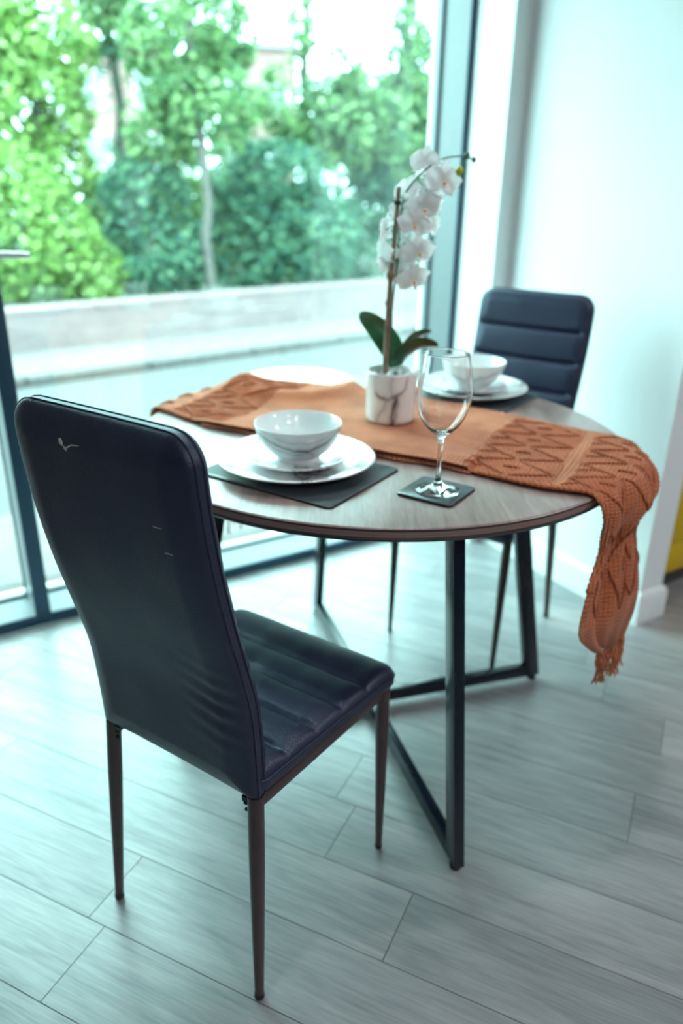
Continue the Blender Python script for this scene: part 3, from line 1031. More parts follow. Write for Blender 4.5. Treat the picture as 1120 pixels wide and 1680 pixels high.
def make_chair(label, cat='chair', group='black dining chairs at the round table'):
    t = empty('dining_chair')
    tag(t, label, cat, group)
    # backrest
    mb, loop, zz, us, w_at = slab(back_hw, BZ0, BZ1, 0.042, 0.012, BHALF, 0.011, back_surf,
                                  lambda x, z: pillow(z, SEAMS_B, BZ0, BZ1, 0.0085, 0.006), lambda x, z: 0.009 + wr(x, z), 61, 190, 0.046)
    bk = mb.build('backrest', M['leather'], t, sharp=70)
    for sgn, nm in ((1, 'front'), (-1, 'rear')):
        pts = []
        for i, j in loop:
            x, z = us[i] * w_at(zz[j]), zz[j]
            pts.append(Vector(back_surf(x * 1.001, z, (BHALF - 0.0108) if sgn > 0 else -0.006)))
        pts.append(pts[0])
        # only sides and top
        nb = len(us)
        pp = pts[nb - 1:len(pts)]
        pm = MB(); pm.tube(pp, 0.0017, 6)
        pm.build('piping', M['leather'], bk, sharp=80)
    # stitches along the rear edge of the cover
    st = MB()
    for k in range(62):
        x = -0.13 + 0.26 * k / 61
        p = Vector(back_surf(x, BZ1 - 0.0005, -0.004)); q = Vector(back_surf(x + 0.0026, BZ1 - 0.0005, -0.004))
        st.bar(p, q, 0.0009, 0.0009)
    st.build('stitching', M['thread'], bk, smooth=False)
    # seat
    S0, S1 = -0.172, 0.205

    def seat_hw(v): return 0.171 + (v - S0) / (S1 - S0) * 0.022

    def seat_surf(x, v, y):
        zc = 0.431 - 0.010 * max(0, (v - 0.13) / 0.075) ** 2
        return (x, v, zc + y - 0.10 * max(0, abs(x) - 0.15) ** 2 * 10)

    def crumple(x, v):
        return 0.0022 * noise.noise(Vector((x * 13, v * 17, 3.1))) + 0.0016 * noise.noise(Vector((x * 40, v * 9, 1.1)))
    mb, loop, zz, us, w_at = slab(seat_hw, S0, S1, 0.032, 0.02, 0.021, 0.014, seat_surf,
                                  lambda x, v: pillow(v, SEAMS_S, S0, S1, 0.0045, 0.006) + crumple(x, v), lambda x, v: 0.0, 41, 110)
    mb.f = [f_[::-1] for f_ in mb.f]
    se = mb.build('seat', M['leather'], t, sharp=70)
    pts = [Vector(seat_surf(us[i] * w_at(zz[j]) * 1.001, zz[j], 0.008)) for i, j in loop]
    pts.append(pts[0])
    pm = MB(); pm.tube(pts, 0.0016, 6); pm.build('piping', M['leather'], se, sharp=80)
    # legs
    def leg(x0, y0, z0, x1, y1, z1, r0, r1):
        mb = MB()
        n = 12
        pts = [Vector((x0, y0, z0)).lerp(Vector((x1, y1, z1)), i / n) for i in range(n + 1)]
        mb.tube(pts, [r0 + (r1 - r0) * max(0, (i / n - 0.25) / 0.75) ** 1.15 for i in range(n + 1)], 20)
        lg = mb.build('leg', M['brown'], t, sharp=50)
        cp = MB()
        cp.tube([(x1, y1, 0.0), (x1, y1, 0.004), (x1, y1, 0.012)], [r1 * 0.9, r1 * 1.12, r1 * 1.12], 16)
        cp.build('foot_cap', M['rubber'], lg)
        return lg
    for s in (-1, 1):
        leg(s * 0.157, -0.166, 0.409, s * 0.171, -0.191, 0.008, 0.0128, 0.0078)
        leg(s * 0.172, 0.178, 0.414, s * 0.1705, 0.190, 0.008, 0.0125, 0.0068)
    # frame under the seat
    fm = MB()
    for s in (-1, 1):
        fm.bar((s * 0.157, -0.16, 0.396), (s * 0.172, 0.178, 0.400), 0.016, 0.022)
    fm.bar((-0.172, 0.178, 0.400), (0.172, 0.178, 0.400), 0.014, 0.020)
    fm.bar((-0.150, -0.15, 0.400), (0.150, -0.15, 0.400), 0.014, 0.012)
    fm.build('seat_frame', M['brown'], t, bevel=0.002)
    for s in (-1, 1):
        sm = MB()
        sm.tube([(s * 0.146, -0.171, 0.392), (s * 0.140, -0.172, 0.392)], 0.004, 10)
        sm.tube([(s * 0.146, -0.171, 0.378), (s * 0.141, -0.172, 0.378)], 0.003, 10)
        sm.bar((s * 0.148, -0.168, 0.398), (s * 0.136, -0.168, 0.398), 0.012, 0.010)
        sm.build('bolt_bracket', M['black'], t)
    return t, bk


FA = 56.4
chair, cback = make_chair('black leather dining chair in the foreground, seen from behind, back scuffed')
chair.location = (-0.16, 1.106, 0)
chair.rotation_euler = (0, 0, radians(FA - 90))


def flake(mb, pts, w):
    P = []
    for x, z in pts: P.append(Vector(back_surf(x, z, -(BHALF + 0.0092))))
    vs = []
    for i, p in enumerate(P):
        d = (P[min(i + 1, len(P) - 1)] - P[max(i - 1, 0)]).normalized()
        s_ = d.cross(Vector((0, 1, 0))).normalized()
        k = w[i]
        vs += [p + s_ * k, p - s_ * k, p + s_ * k + Vector((0, 0.003, 0)), p - s_ * k + Vector((0, 0.003, 0))]
    fs = []
    for i in range(len(P) - 1):
        a, b = i * 4, i * 4 + 4
        fs += [(a, a + 1, b + 1, b), (a + 2, b + 2, b + 3, a + 3), (a, b, b + 2, a + 2), (a + 1, a + 3, b + 3, b + 1)]
    mb.add(vs, fs)


for pts_, w_ in (([(-0.052, 0.946), (-0.051, 0.941), (-0.048, 0.937)], [0.0006, 0.0030, 0.0012]),
                 ([(-0.046, 0.937), (-0.043, 0.934), (-0.040, 0.931)], [0.0008, 0.0022, 0.0006]),
                 ([(-0.041, 0.935), (-0.030, 0.941), (-0.014, 0.943)], [0.0012, 0.0008, 0.0002]),
                 ([(0.100, 0.862), (0.108, 0.862), (0.116, 0.863)], [0.0001, 0.0005, 0.0001]),
                 ([(0.112, 0.828), (0.120, 0.829), (0.127, 0.829)], [0.0001, 0.0006, 0.0001])):
    sm = MB()
    flake(sm, pts_, w_)
    so = sm.build('scuff_mark', M['scuff'], cback, smooth=False)
    so['label'] = 'pale torn scuff in the dark leather'


def copy_tree(o, parent=None):
    c = o.copy()
    COL.objects.link(c)
    c.parent = parent
    for ch in list(o.children):
        if ch.name.startswith('scuff_mark'): continue
        copy_tree(ch, c)
    return c


chair2 = copy_tree(chair)
chair2['label'] = 'dining chair facing the camera beside the white wall, horizontal seams across its back'
chair2.location = (0.404, 2.052, 0)
chair2.rotation_euler = (0, 0, radians(-36.5 + 180))
for ch in chair2.children:
    if ch.name.startswith('backrest'): ch.location.x = 0.016

# ================================================================== TABLE SETTINGS
PZ = TZ                                           # table surface


def rounded_slab(name, hx, hy, h, r, loc, rz, parent=None):
    mb = MB()
    out = []
    for cx_, cy_, a0 in ((hx - r, hy - r, 0), (-hx + r, hy - r, 90), (-hx + r, -hy + r, 180), (hx - r, -hy + r, 270)):
        for k in range(7):
            a = radians(a0 + 15 * k)
            out.append((cx_ + r * cos(a), cy_ + r * sin(a)))
    n = len(out)
    def ring(s, z): return [(x * (1 - s / hx), y * (1 - s / hy), z) for x, y in out]
    vs = ring(0.0006, 0) + ring(0, 0.0008) + ring(0, h - 0.0012) + ring(0.0012, h)
    fs, mi = [tuple(range(n - 1, -1, -1))], [1]
    for k in range(3):
        for i in range(n):
            j = (i + 1) % n
            fs.append((k * n + i, k * n + j, (k + 1) * n + j, (k + 1) * n + i)); mi.append(1 if k < 2 else 0)
    fs.append(tuple(3 * n + i for i in range(n))); mi.append(0)
    mb.add(vs, fs)
    mb.mi = mi
    o = mb.build(name, [M['slate'], M['slate_edge']], parent, sharp=50)
    o.location = loc
    o.rotation_euler = (0, 0, rz)
    return o


SA = radians(57)
PMZ = 0.0045
pm1 = rounded_slab('placemat', 0.12, 0.15, PMZ, 0.012, (CX - 0.159, CY - 0.278, PZ), SA)
tag(pm1, 'dark slate placemat nearest the camera, under the plates and bowl', 'placemat', 'dark placemats')
pm2 = rounded_slab('placemat', 0.12, 0.15, PMZ, 0.012, (CX + 0.243, CY + 0.318, PZ), radians(53))
tag(pm2, 'dark placemat on the far side of the table before the far chair', 'placemat', 'dark placemats')
co = rounded_slab('coaster', 0.0535, 0.0535, 0.005, 0.010, (CX + 0.089, CY - 0.371, PZ), SA)
tag(co, 'small square dark coaster under the wine glass', 'coaster')


def plate(name, r, hgt, foot, mat, loc, label, group):
    th = 0.0042
    pr = [(0, 0.004), (foot * 0.92, 0.004), (foot * 0.95, 0.0), (foot, 0.0), (foot * 1.03, 0.0035),
          (r * 0.80, hgt * 0.42), (r * 0.95, hgt * 0.80), (r - 0.001, hgt - 0.003), (r, hgt - 0.0012), (r - 0.0012, hgt),
          (r * 0.95, hgt * 0.80 + th), (r * 0.80, hgt * 0.42 + th), (foot * 1.08, 0.0085), (foot * 0.9, 0.0078), (0, 0.0075)]
    mb = MB(); mb.lathe(pr, 96)
    o = mb.build(name, mat, None, sharp=60)
    o.location = loc
    tag(o, label, 'plate', group)
    return o


BV1 = [([(-0.10, 0.062), (-0.07, 0.058), (-0.045, 0.049), (-0.02, 0.040), (0.005, 0.034), (0.03, 0.036), (0.055, 0.046), (0.075, 0.058), (0.1, 0.066)], 0.0030, 0.62, 0.011, 0.30),
       ([(-0.06, 0.047), (-0.04, 0.034), (-0.015, 0.027), (0.01, 0.023)], 0.0016, 0.40, 0.007, 0.12),
       ([(-0.03, 0.058), (-0.01, 0.052), (0.02, 0.050), (0.06, 0.060)], 0.002, 0.28, 0.010, 0.14), ([(0.02, 0.034), (0.035, 0.022), (0.045, 0.010)], 0.0014, 0.3, 0.006, 0.1)]
BV2 = [([(-0.10, 0.05), (-0.06, 0.040), (-0.02, 0.032), (0.02, 0.040), (0.05, 0.052), (0.09, 0.056)], 0.003, 0.45, 0.010, 0.22), ([(-0.04, 0.02), (0.0, 0.026), (0.05, 0.022)], 0.0016, 0.3, 0.006, 0.1)]


def bowl(mat, loc, label, group, veins):
    r, hgt, f_ = 0.083, 0.070, 0.041
    out = [(0, 0.003), (f_ * 0.9, 0.003), (f_ * 0.93, 0), (f_, 0), (f_, 0.006)]
    cv = [(0.041, 0.006), (0.050, 0.012), (0.063, 0.024), (0.0735, 0.040), (0.080, 0.057), (r, hgt - 0.001)]
    prz = [(z_, r_) for r_, z_ in cv]
    for k in range(1, 25):
        z_ = 0.006 + (hgt - 0.007) * k / 24
        out.append((interp(prz, z_), z_))
    inn = [(r - 0.0012, hgt), (r - 0.003, hgt - 0.001), (0.0765, 0.057), (0.070, 0.041), (0.059, 0.026), (0.044, 0.015), (0.03, 0.011), (0, 0.010)]
    t = MB(); t.lathe(out + inn, 120)
    t.mi = []
    for i in range(len(out) + len(inn) - 1):
        t.mi += [0 if i < len(out) - 1 else 1] * 120
    o = t.build('bowl', [mat, M['glaze']], None, sharp=60)
    put_veins(o, veins, lambda c: ((math.atan2(c.y, c.x) + pi / 2) * 0.07 if (c.y < 0.03) else 9.0, c.z), 4.0)
    o.location = loc
    tag(o, label, 'bowl', group)
    return o


M['glaze'] = plain('white_glaze', (0.80, 0.84, 0.84), 0.14, var=0.01, coat=0.3)
z1 = PZ + PMZ
p0 = (CX - 0.166, CY - 0.262)
plate('dinner_plate', 0.150, 0.026, 0.088, M['china'], (*p0, z1), 'large marbled white dinner plate on the near placemat', 'dinner plates')
plate('side_plate', 0.098, 0.019, 0.056, M['china'], (p0[0] + 0.002, p0[1] + 0.004, z1 + 0.0086), 'smaller white side plate between dinner plate and bowl, nearest the camera', 'side plates')
bowl(M['vein_bowl'], (p0[0] + 0.003, p0[1] + 0.010, z1 + 0.0167), 'marbled white bowl with a grey vein, nearest the camera', 'marbled bowls', BV1)
p1 = (CX + 0.248, CY + 0.328)
plate('dinner_plate', 0.150, 0.026, 0.088, M['china3'], (*p1, z1), 'dinner plate on the far placemat behind the wine glass', 'dinner plates')
plate('side_plate', 0.098, 0.019, 0.056, M['china3'], (p1[0], p1[1] + 0.003, z1 + 0.0086), 'side plate under the far bowl', 'side plates')
bowl(M['vein_bowl'], (p1[0] + 0.008, p1[1] + 0.004, z1 + 0.0167), 'marbled bowl on the far side before the far chair', 'marbled bowls', BV2)
PL3 = (-0.205, 0.368)
plate('dinner_plate', 0.150, 0.026, 0.088, M['china'], (CX + PL3[0], CY + PL3[1], PZ), 'white dinner plate at the window edge, half covered by the rust runner', 'dinner plates')

# wine glass: one closed wall of glass
gx, gy = CX + 0.090, CY - 0.374
out = [(0, 0.0), (0.030, 0.0), (0.0385, 0.0006), (0.0395, 0.0018), (0.0385, 0.0030), (0.028, 0.0052), (0.014, 0.0095), (0.0072, 0.0160), (0.0046, 0.026),
       (0.0038, 0.045), (0.0037, 0.070), (0.0042, 0.085), (0.0058, 0.096), (0.0105, 0.1035), (0.020, 0.1100), (0.031, 0.1215), (0.0400, 0.1380), (0.0460, 0.1580),
       (0.0480, 0.1750), (0.0468, 0.1950), (0.0425, 0.2200), (0.0389, 0.2412), (0.0386, 0.2426), (0.0385, 0.2432)]
inn = [(0.0380, 0.2436), (0.0375, 0.2432), (0.0374, 0.2426), (0.0377, 0.2412), (0.0412, 0.2200), (0.0455, 0.1950), (0.0467, 0.1750), (0.0447, 0.1582), (0.0386, 0.1388), (0.0294, 0.1228), (0.0180, 0.1125), (0.0080, 0.1075), (0, 0.1060)]
g = MB(); g.lathe(out + inn, 96)
wg = g.build('wine_glass', M['crystal'], None, sharp=80)
wg.location = (gx, gy, PZ + 0.0052)
tag(wg, 'tall clear empty wine glass on a square coaster', 'glass')

# ================================================================== TABLE RUNNER
AX, BX = Vector((0.9, -0.436)), Vector((0.436, 0.9))
HALF0 = 0.012                                      # cloth height above the table


def sstep(x): x = max(0, min(1, x)); return x * x * (3 - 2 * x)


def runner_h(x, y, b):
    """lift of the cloth over what lies beneath it (x, y relative to the table centre)"""
    d = sqrt((x - PL3[0]) ** 2 + (y - PL3[1]) ** 2)
    return 0.0055 + interp([(0, .008), (.085, .008), (.12, .0145), (.135, .0205), (.147, .0245), (.16, .023), (.19, .008), (.235, 0.0), (.3, 0.0)], d)


def front_b(a): return interp([(-0.62, -0.10), (-0.50, -0.115), (-0.35, -0.165), (-0.20, -0.172), (0.08, -0.172), (0.26, -0.178), (0.42, -0.20), (0.6, -0.22)], a)


def back_b(a): return interp([(-0.62, 0.20), (-0.45, 0.245), (-0.33, 0.262), (-0.1, 0.28), (0.1, 0.265), (0.25, 0.25), (0.35, 0.205), (0.45, 0.200), (0.6, 0.18)], a)


NW = 100
rows = []


def table_row(a):
    row = []
    for j in range(NW + 1):
        k = j / NW
        b = front_b(a) + (back_b(a) - front_b(a)) * k
        p = AX * a + BX * b
        fold = 0.0025 * noise.noise(Vector((a * 9, b * 7, 2.2))) + 0.0016 * sin(b * 60 + a * 14) * sstep((a + .1) / .3)
        fold *= sstep((sqrt((p.x - 0.029) ** 2 + (p.y - 0.058) ** 2) - 0.062) / 0.04)
        z = runner_h(p.x, p.y, b) + abs(fold)
        if -0.40 < a < 0.265: z += 0.0085 * (1 - sstep((k - 0.10) / 0.18)) * sstep((a + .40) / .06) * sstep((0.275 - a) / 0.02)
        r = p.length
        row.append((p.x, p.y, TZ + z, r))
    return row


def cyl(ang, r, z): a = radians(ang); return Vector((r * cos(a), r * sin(a), z))


# left end: the cloth follows the round edge and drops
RE = TR + 0.004
for i in range(0, 60):
    a = -0.86 + 0.42 * i / 59
    row = []
    for j in range(NW + 1):
        k = j / NW
        ac = max(a, -0.66)
        b = front_b(ac) + (back_b(ac) - front_b(ac)) * k
        ae = -sqrt(max(0.0, RE ** 2 - b * b))
        if a >= ae:
            p = AX * a + BX * b
            row.append((p.x, p.y, TZ + runner_h(p.x, p.y, b)))
        else:
            e = ae - a
            rr = 0.016
            if e < rr * pi / 2:
                th = e / rr
                out_, z = rr * sin(th), -rr * (1 - cos(th))
            else:
                out_, z = rr, -rr - (e - rr * pi / 2)
            p = AX * ae + BX * b
            n_ = p.normalized()
            p = p + n_ * (out_ + 0.006 * (1 + sin(k * 19)) * min(1, e / 0.1))
            lift = runner_h(p.x, p.y, b) * max(0, 1 - e / 0.12)
            row.append((p.x, p.y, TZ + lift + z))
    rows.append([Vector(p[:3]) for p in row])
NL = len(rows)
a = -0.44
while a < 0.30:
    a += 0.005
    rows.append([Vector(p[:3]) for p in table_row(a)])
# right end: lofted over the edge, gathered and hanging
flat_end = table_row(a)
keys = [[Vector(flat_end[round(NW * q)][:3]) for q in (0, .25, .5, .75, 1)]]


def krow(F, B, mids=None, bulge=0.0):
    """F, B = (angle, radius, height) of the front and back edges"""
    out_ = []
    for q in (0, .25, .5, .75, 1):
        s_ = sin(q * pi)
        out_.append(cyl(F[0] + (B[0] - F[0]) * q, F[1] + (B[1] - F[1]) * q + bulge * s_, F[2] + (B[2] - F[2]) * q))
    return out_


keys.append([Vector((*(AX * 0.40 + BX * (-0.198 + 0.40 * q)), TZ + 0.007)) for q in (0, .25, .5, .75, 1)])
keys.append(krow((313, .519, TZ + .006), (354, .519, TZ + .010), bulge=.012))
keys.append(krow((312.5, .545, TZ - .004), (351, .552, TZ - .002), bulge=.018))
keys.append(krow((313, .556, .715), (346, .570, .712), bulge=.016))
keys.append(krow((314, .552, .680), (341, .560, .672), bulge=.008))
keys.append(krow((314.5, .548, .640), (338.5, .553, .635), bulge=.002))
keys.append(krow((309.5, .560, .590), (338, .565, .585), bulge=.006))
keys.append(krow((307.5, .567, .535), (337.5, .575, .530), bulge=.010))
keys.append(krow((308.5, .568, .498), (337, .577, .478), bulge=.010))
keys.append(krow((313, .566, .458), (336, .575, .432), bulge=.006))
keys.append(krow((318, .562, .424), (335.5, .572, .395), bulge=.004))


def cr(p0, p1, p2, p3, t):
    return 0.5 * ((2 * p1) + (p2 - p0) * t + (2 * p0 - 5 * p1 + 4 * p2 - p3) * t * t + (3 * p1 - p0 - 3 * p2 + p3) * t ** 3)


def across(pts, q):
    """smooth curve through five points"""
    n = len(pts) - 1
    i = min(int(q * n), n - 1)
    t = q * n - i
    g_ = lambda k: pts[max(0, min(n, k))]
    p0 = g_(i - 1) if i > 0 else 2 * pts[0] - pts[1]
    p3 = g_(i + 2) if i + 2 <= n else 2 * pts[n] - pts[n - 1]
    return cr(p0, pts[i], pts[i + 1], p3, t)


kk = len(keys)
prevk = [Vector(table_row(a - 0.10)[round(NW * q)][:3]) for q in (0, .25, .5, .75, 1)]
nsub = [12, 14, 8, 8, 9, 9, 12, 12, 13, 11, 9]
hang_start = len(rows)
for i in range(kk - 1):
    for s_ in range(1, nsub[i] + 1):
        t = s_ / nsub[i]
        K0 = keys[i - 1] if i else prevk
        K3 = keys[i + 2] if i + 2 < kk else [2 * b_ - a_ for a_, b_ in zip(keys[i], keys[i + 1])]
        ctrl = [cr(K0[m], keys[i][m], keys[i + 1][m], K3[m], t) for m in range(5)]
        u_ = i + t
        amp = 0.0 if u_ < 1.6 else 0.0085 * sstep((u_ - 1.6) / 2.0) * (1 - 0.35 * sstep((u_ - 7) / 4))
        row = []
        for j in range(NW + 1):
            q = j / NW
            p = across(ctrl, q)
            rad = Vector((p.x, p.y, 0)).normalized()
            off = amp * (sin(q * 6 * pi + 0.6) + 0.35 * sin(q * 13 * pi + u_))
            flat = 0.0018 * noise.noise(Vector((p.x * 22, p.y * 22, p.z * 9))) if u_ < 2.2 else 0
            row.append(p + rad * off + Vector((0, 0, abs(flat))))
        rows.append(row)
NR = len(rows)
# arc length for the texture
TH = 0.0022
run = empty('table_runner', (CX, CY, 0))
tag(run, 'rust orange knitted table runner with raised diamond cords and fringed ends, draped over the table', 'table runner')
nrm = []
for i in range(NR):
    rr_ = []
    for j in range(NW + 1):
        du = rows[min(i + 1, NR - 1)][j] - rows[max(i - 1, 0)][j]
        dv = rows[i][min(j + 1, NW)] - rows[i][max(j - 1, 0)]
        n_ = du.cross(dv)
        rr_.append(n_.normalized() if n_.length > 1e-12 else Vector((0, 0, 1)))
    nrm.append(rr_)
arc = [0.0]
for i in range(1, NR): arc.append(arc[-1] + (rows[i][NW // 2] - rows[i - 1][NW // 2]).length)
vs, fs, uvs = [], [], []
W1 = NW + 1
for s_ in (0, 1):
    for i in range(NR):
        for j in range(W1):
            vs.append(rows[i][j] + nrm[i][j] * (TH if s_ == 0 else -TH * 0.2))
for i in range(NR - 1):
    for j in range(NW):
        q = (i * W1 + j, (i + 1) * W1 + j, (i + 1) * W1 + j + 1, i * W1 + j + 1)
        fs.append(q)
        fs.append(tuple(x + NR * W1 for x in q[::-1]))
NV_ = NR * W1
for i in range(NR - 1):
    fs.append((i * W1, i * W1 + NV_, (i + 1) * W1 + NV_, (i + 1) * W1))
    fs.append((i * W1 + NW, (i + 1) * W1 + NW, (i + 1) * W1 + NW + NV_, i * W1 + NW + NV_))
for j in range(NW):
    fs.append((j, j + 1, j + 1 + NV_, j + NV_))
    b_ = (NR - 1) * W1 + j
    fs.append((b_, b_ + NV_, b_ + 1 + NV_, b_ + 1))


def put_uv(o, vert_uv):
    me = o.data
    ul = me.uv_layers.new(name='UVMap')
    li = [0] * len(me.loops)
    me.loops.foreach_get('vertex_index', li)
    flat = []
    for k in li: flat += vert_uv[k]
    ul.data.foreach_set('uv', flat)


mb = MB(); mb.add(vs, fs)
cl = mb.build('cloth', M['cloth'], run, sharp=80)
uv1 = [(arc[i], 0.42 * j / NW) for i in range(NR) for j in range(W1)]
put_uv(cl, uv1 + uv1)


def surf_pt(s, q, up):
    """point on the cloth at arc length s, fraction q across, lifted by up"""
    s = max(0, min(arc[-1] - 1e-5, s))
    lo, hi = 0, NR - 1
    while hi - lo > 1:
        mid = (lo + hi) // 2
        if arc[mid] <= s: lo = mid
        else: hi = mid
    t = (s - arc[lo]) / max(1e-9, arc[hi] - arc[lo])
    j = max(0, min(NW - 1e-4, q * NW))
    j0 = int(j)
    u_ = j - j0
    def at(A, i): return A[i][j0].lerp(A[i][j0 + 1], u_)
    p = at(rows, lo).lerp(at(rows, hi), t)
    n_ = at(nrm, lo).lerp(at(nrm, hi), t)
    return p + n_.normalized() * up


def cord(mb, s0, q0, s1, q1, r=0.0028):
    L = sqrt((s1 - s0) ** 2 + ((q1 - q0) * 0.42) ** 2)
    n = max(4, int(L / 0.0032))
    pts, rr = [], []
    for i in range(n + 1):
        k = i / n
        pts.append(surf_pt(s0 + (s1 - s0) * k, q0 + (q1 - q0) * k, TH + 0.0013))
        rr.append(1.3 * r * (0.68 + 0.42 * (i % 2)) * min(1, 0.5 + 3 * min(k, 1 - k)))
    mb.tube(pts, rr, 6)


s_end = arc[-1]
sA = arc[NL - 1]                                  # arc length where a = -0.44
def s_of(a): return sA + (a + 0.44)
bands = [s_of(-0.40), s_of(0.335), s_of(0.335) + 0.205, s_of(0.335) + 0.405, s_of(-0.40) - 0.205]
for c in bands:
    mb = MB()
    for kq in range(4):
        q0 = 0.04 + kq * 0.232
        q1 = q0 + 0.232
        hl = 0.086
        if c + hl > s_end - 0.01: hl = min(hl, s_end - 0.01 - c)
        # each diamond: two long ropes and two short ones, crossing at its corners
        cord(mb, c - hl, (q0 + q1) / 2, c - 0.006, q1 - 0.008)
        cord(mb, c + 0.004, q1 - 0.004, c + hl, (q0 + q1) / 2)
        cord(mb, c - hl, (q0 + q1) / 2, c - 0.006, q0 + 0.008)
        cord(mb, c + 0.004, q0 + 0.004, c + hl, (q0 + q1) / 2)
        cord(mb, c - 0.016, (q0 + q1) / 2 - 0.012, c + 0.016, (q0 + q1) / 2 + 0.012, 0.0032)
        cord(mb, c - hl * 1.02, q0 + 0.010, c - hl * 0.55, q0 + 0.058, 0.0022)
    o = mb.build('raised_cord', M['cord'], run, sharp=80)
    put_uv(o, [(v[0], v[1]) for v in mb.v])
# ribbed cable along the front edge
for s0, s1 in ((s_of(-0.60), s_of(-0.40)), (s_of(0.275), s_of(0.335) + 0.43)):
    mb = MB()
    n = int((s1 - s0) / 0.0045)
    for row_, rr_ in ((0.0, 0.0042), (0.022, 0.0036)):
        pts, rad = [], []
        for i in range(n + 1):
            s_ = s0 + (s1 - s0) * i / n
            pts.append(surf_pt(s_, row_ + 0.004 * sin(i * 1.7), TH * 0.5 + 0.001))
            rad.append(rr_ * (0.70 + 0.45 * (i % 2)))
        mb.tube(pts, rad, 7)
    o = mb.build('edge_cable', M['cloth'], run, sharp=80)
    put_uv(o, [(v[0], v[1]) for v in mb.v])
# ribs across the patterned ends (fine knit relief)
mb = MB()
for c in bands[:4]:
    for k in range(-12, 13):
        s_ = c + k * 0.0072
        if s_ > s_end - 0.012 or abs(k) < 0: continue
        pts = []
        for i in range(31):
            q = 0.03 + 0.94 * i / 30
            pts.append(surf_pt(s_ + 0.006 * sin(q * 9), q, TH + 0.0002))
        mb.tube(pts, 0.0017, 6, caps=False)
o = mb.build('knit_ribs', M['cloth'], run, sharp=80)
put_uv(o, [(v[0], v[1]) for v in mb.v])
o['kind'] = 'stuff'
# folded under-layer showing along the front edge
mb = MB()
vs, fs = [], []
nseg = 60
prof = [(0.060, 0.0012), (0.010, 0.0012), (0.002, 0.0020), (-0.0015, 0.0040), (0.002, 0.0060), (0.010, 0.0068), (0.060, 0.0062)]
for i in range(nseg + 1):
    a_ = -0.36 + (0.268 + 0.36) * i / nseg
    endk = 1 - sstep((a_ - 0.255) / 0.013) * 0.55
    for d, z in prof:
        b = front_b(a_) + d + 0.003 * sin(a_ * 40)
        p = AX * a_ + BX * b
        vs.append((p.x, p.y, TZ + 0.0042 + (z - 0.0038) * endk))
m = len(prof)
for i in range(nseg):
    for j in range(m - 1):
        fs.append((i * m + j, i * m + j + 1, (i + 1) * m + j + 1, (i + 1) * m + j))
    fs.append((i * m + m - 1, i * m, (i + 1) * m, (i + 1) * m + m - 1))
fs.append(tuple(range(m))); fs.append(tuple(nseg * m + j for j in range(m - 1, -1, -1)))
mb.add(vs, fs)
o = mb.build('folded_layer', M['cloth'], run, sharp=80)
put_uv(o, [(v[0], v[1]) for v in mb.v])
# fringe
rng = random.Random(8)
for end in (0, 1):
    cnt = 18
    for k in range(cnt):
        q = (k + 0.5) / cnt
        i = 0 if end == 0 else NR - 1
        p = rows[i][int(q * NW)].copy()
        d = (rows[0][int(q * NW)] - rows[3][int(q * NW)]).normalized() if end == 0 else (rows[-1][int(q * NW)] - rows[-4][int(q * NW)]).normalized()
        d = (d * 0.4 + Vector((0, 0, -1)) + Vector((rng.uniform(-.2, .2), rng.uniform(-.2, .2), 0)) * 0.6).normalized()
        L = rng.uniform(0.065, 0.098)
        mb = MB()
        for st in (-1, 1):
            pts, rr = [], []
            for s_ in range(10):
                t = s_ / 9
                w_ = Vector((rng.uniform(-1, 1), rng.uniform(-1, 1), 0)) * 0.0018
                pts.append(p + d * L * t + Vector((st * 0.0035 * sin(t * pi * 1.5), st * 0.002 * cos(t * 5), 0)) + w_)
                rr.append(0.0019 if s_ != 3 else 0.0042)
            mb.tube(pts, rr, 6)
        o = mb.build('tassel', M['cloth'], run, sharp=80)
        put_uv(o, [(v[0], v[1]) for v in mb.v])

# ================================================================== ORCHID
OX, OY, OZ = 0.1075, 1.690, TZ + 0.0088
orc = empty('potted_orchid', (OX, OY, OZ))
tag(orc, 'white moth orchid in a marbled white pot, tied to a brown stake, on the runner', 'plant')
pt = MB()
wall_ = [(0.0555 + 0.002 * z_ / 30, 0.010 + 0.100 * z_ / 30) for z_ in range(31)]
pt.lathe([(0, 0.002), (0.048, 0.0), (0.0535, 0.003)] + wall_ + [(0.0573, 0.1135), (0.0558, 0.1145), (0.0540, 0.1135), (0.0530, 0.096), (0, 0.096)], 160)
po = pt.build('pot', M['vein_pot'], orc, sharp=60)
PR = 0.0565


def un_pot(c): return ((math.atan2(c.y, c.x) + pi / 2) * PR if c.y < 0.02 else 9.0, c.z)


def pp(px, py):
    x = max(-0.055, min(0.055, (px - 641) * 0.00124))
    return (PR * math.asin(x / PR), (697 - py) * 0.00124)


put_veins(po, [([pp(641, 699), pp(641, 680), pp(643, 662), pp(647, 646)], 0.0022, 0.85, 0.008, 0.30),
               ([pp(613, 640), pp(620, 648), pp(632, 649), pp(646, 642), pp(657, 637), pp(664, 628), pp(666, 612)], 0.0014, 0.95, 0.006, 0.25),
               ([pp(650, 646), pp(649, 668), pp(645, 690)], 0.0035, 0.35, 0.010, 0.22),
               ([pp(614, 688), pp(618, 678), pp(626, 664), pp(630, 650)], 0.003, 0.25, 0.012, 0.22),
               ([pp(640, 645), pp(638, 625), pp(640, 606)], 0.002, 0.22, 0.014, 0.16),
               ([pp(612, 640), pp(609, 620), pp(612, 606)], 0.002, 0.10, 0.012, 0.14)], un_pot, 2.0)
so_ = MB()
so_.lathe([(0, 0.101), (0.03, 0.1005), (0.0535, 0.098), (0.0535, 0.090), (0, 0.090)], 40)
so_.build('soil', M['soil'], orc)
rng = random.Random(3)
pb = MB()
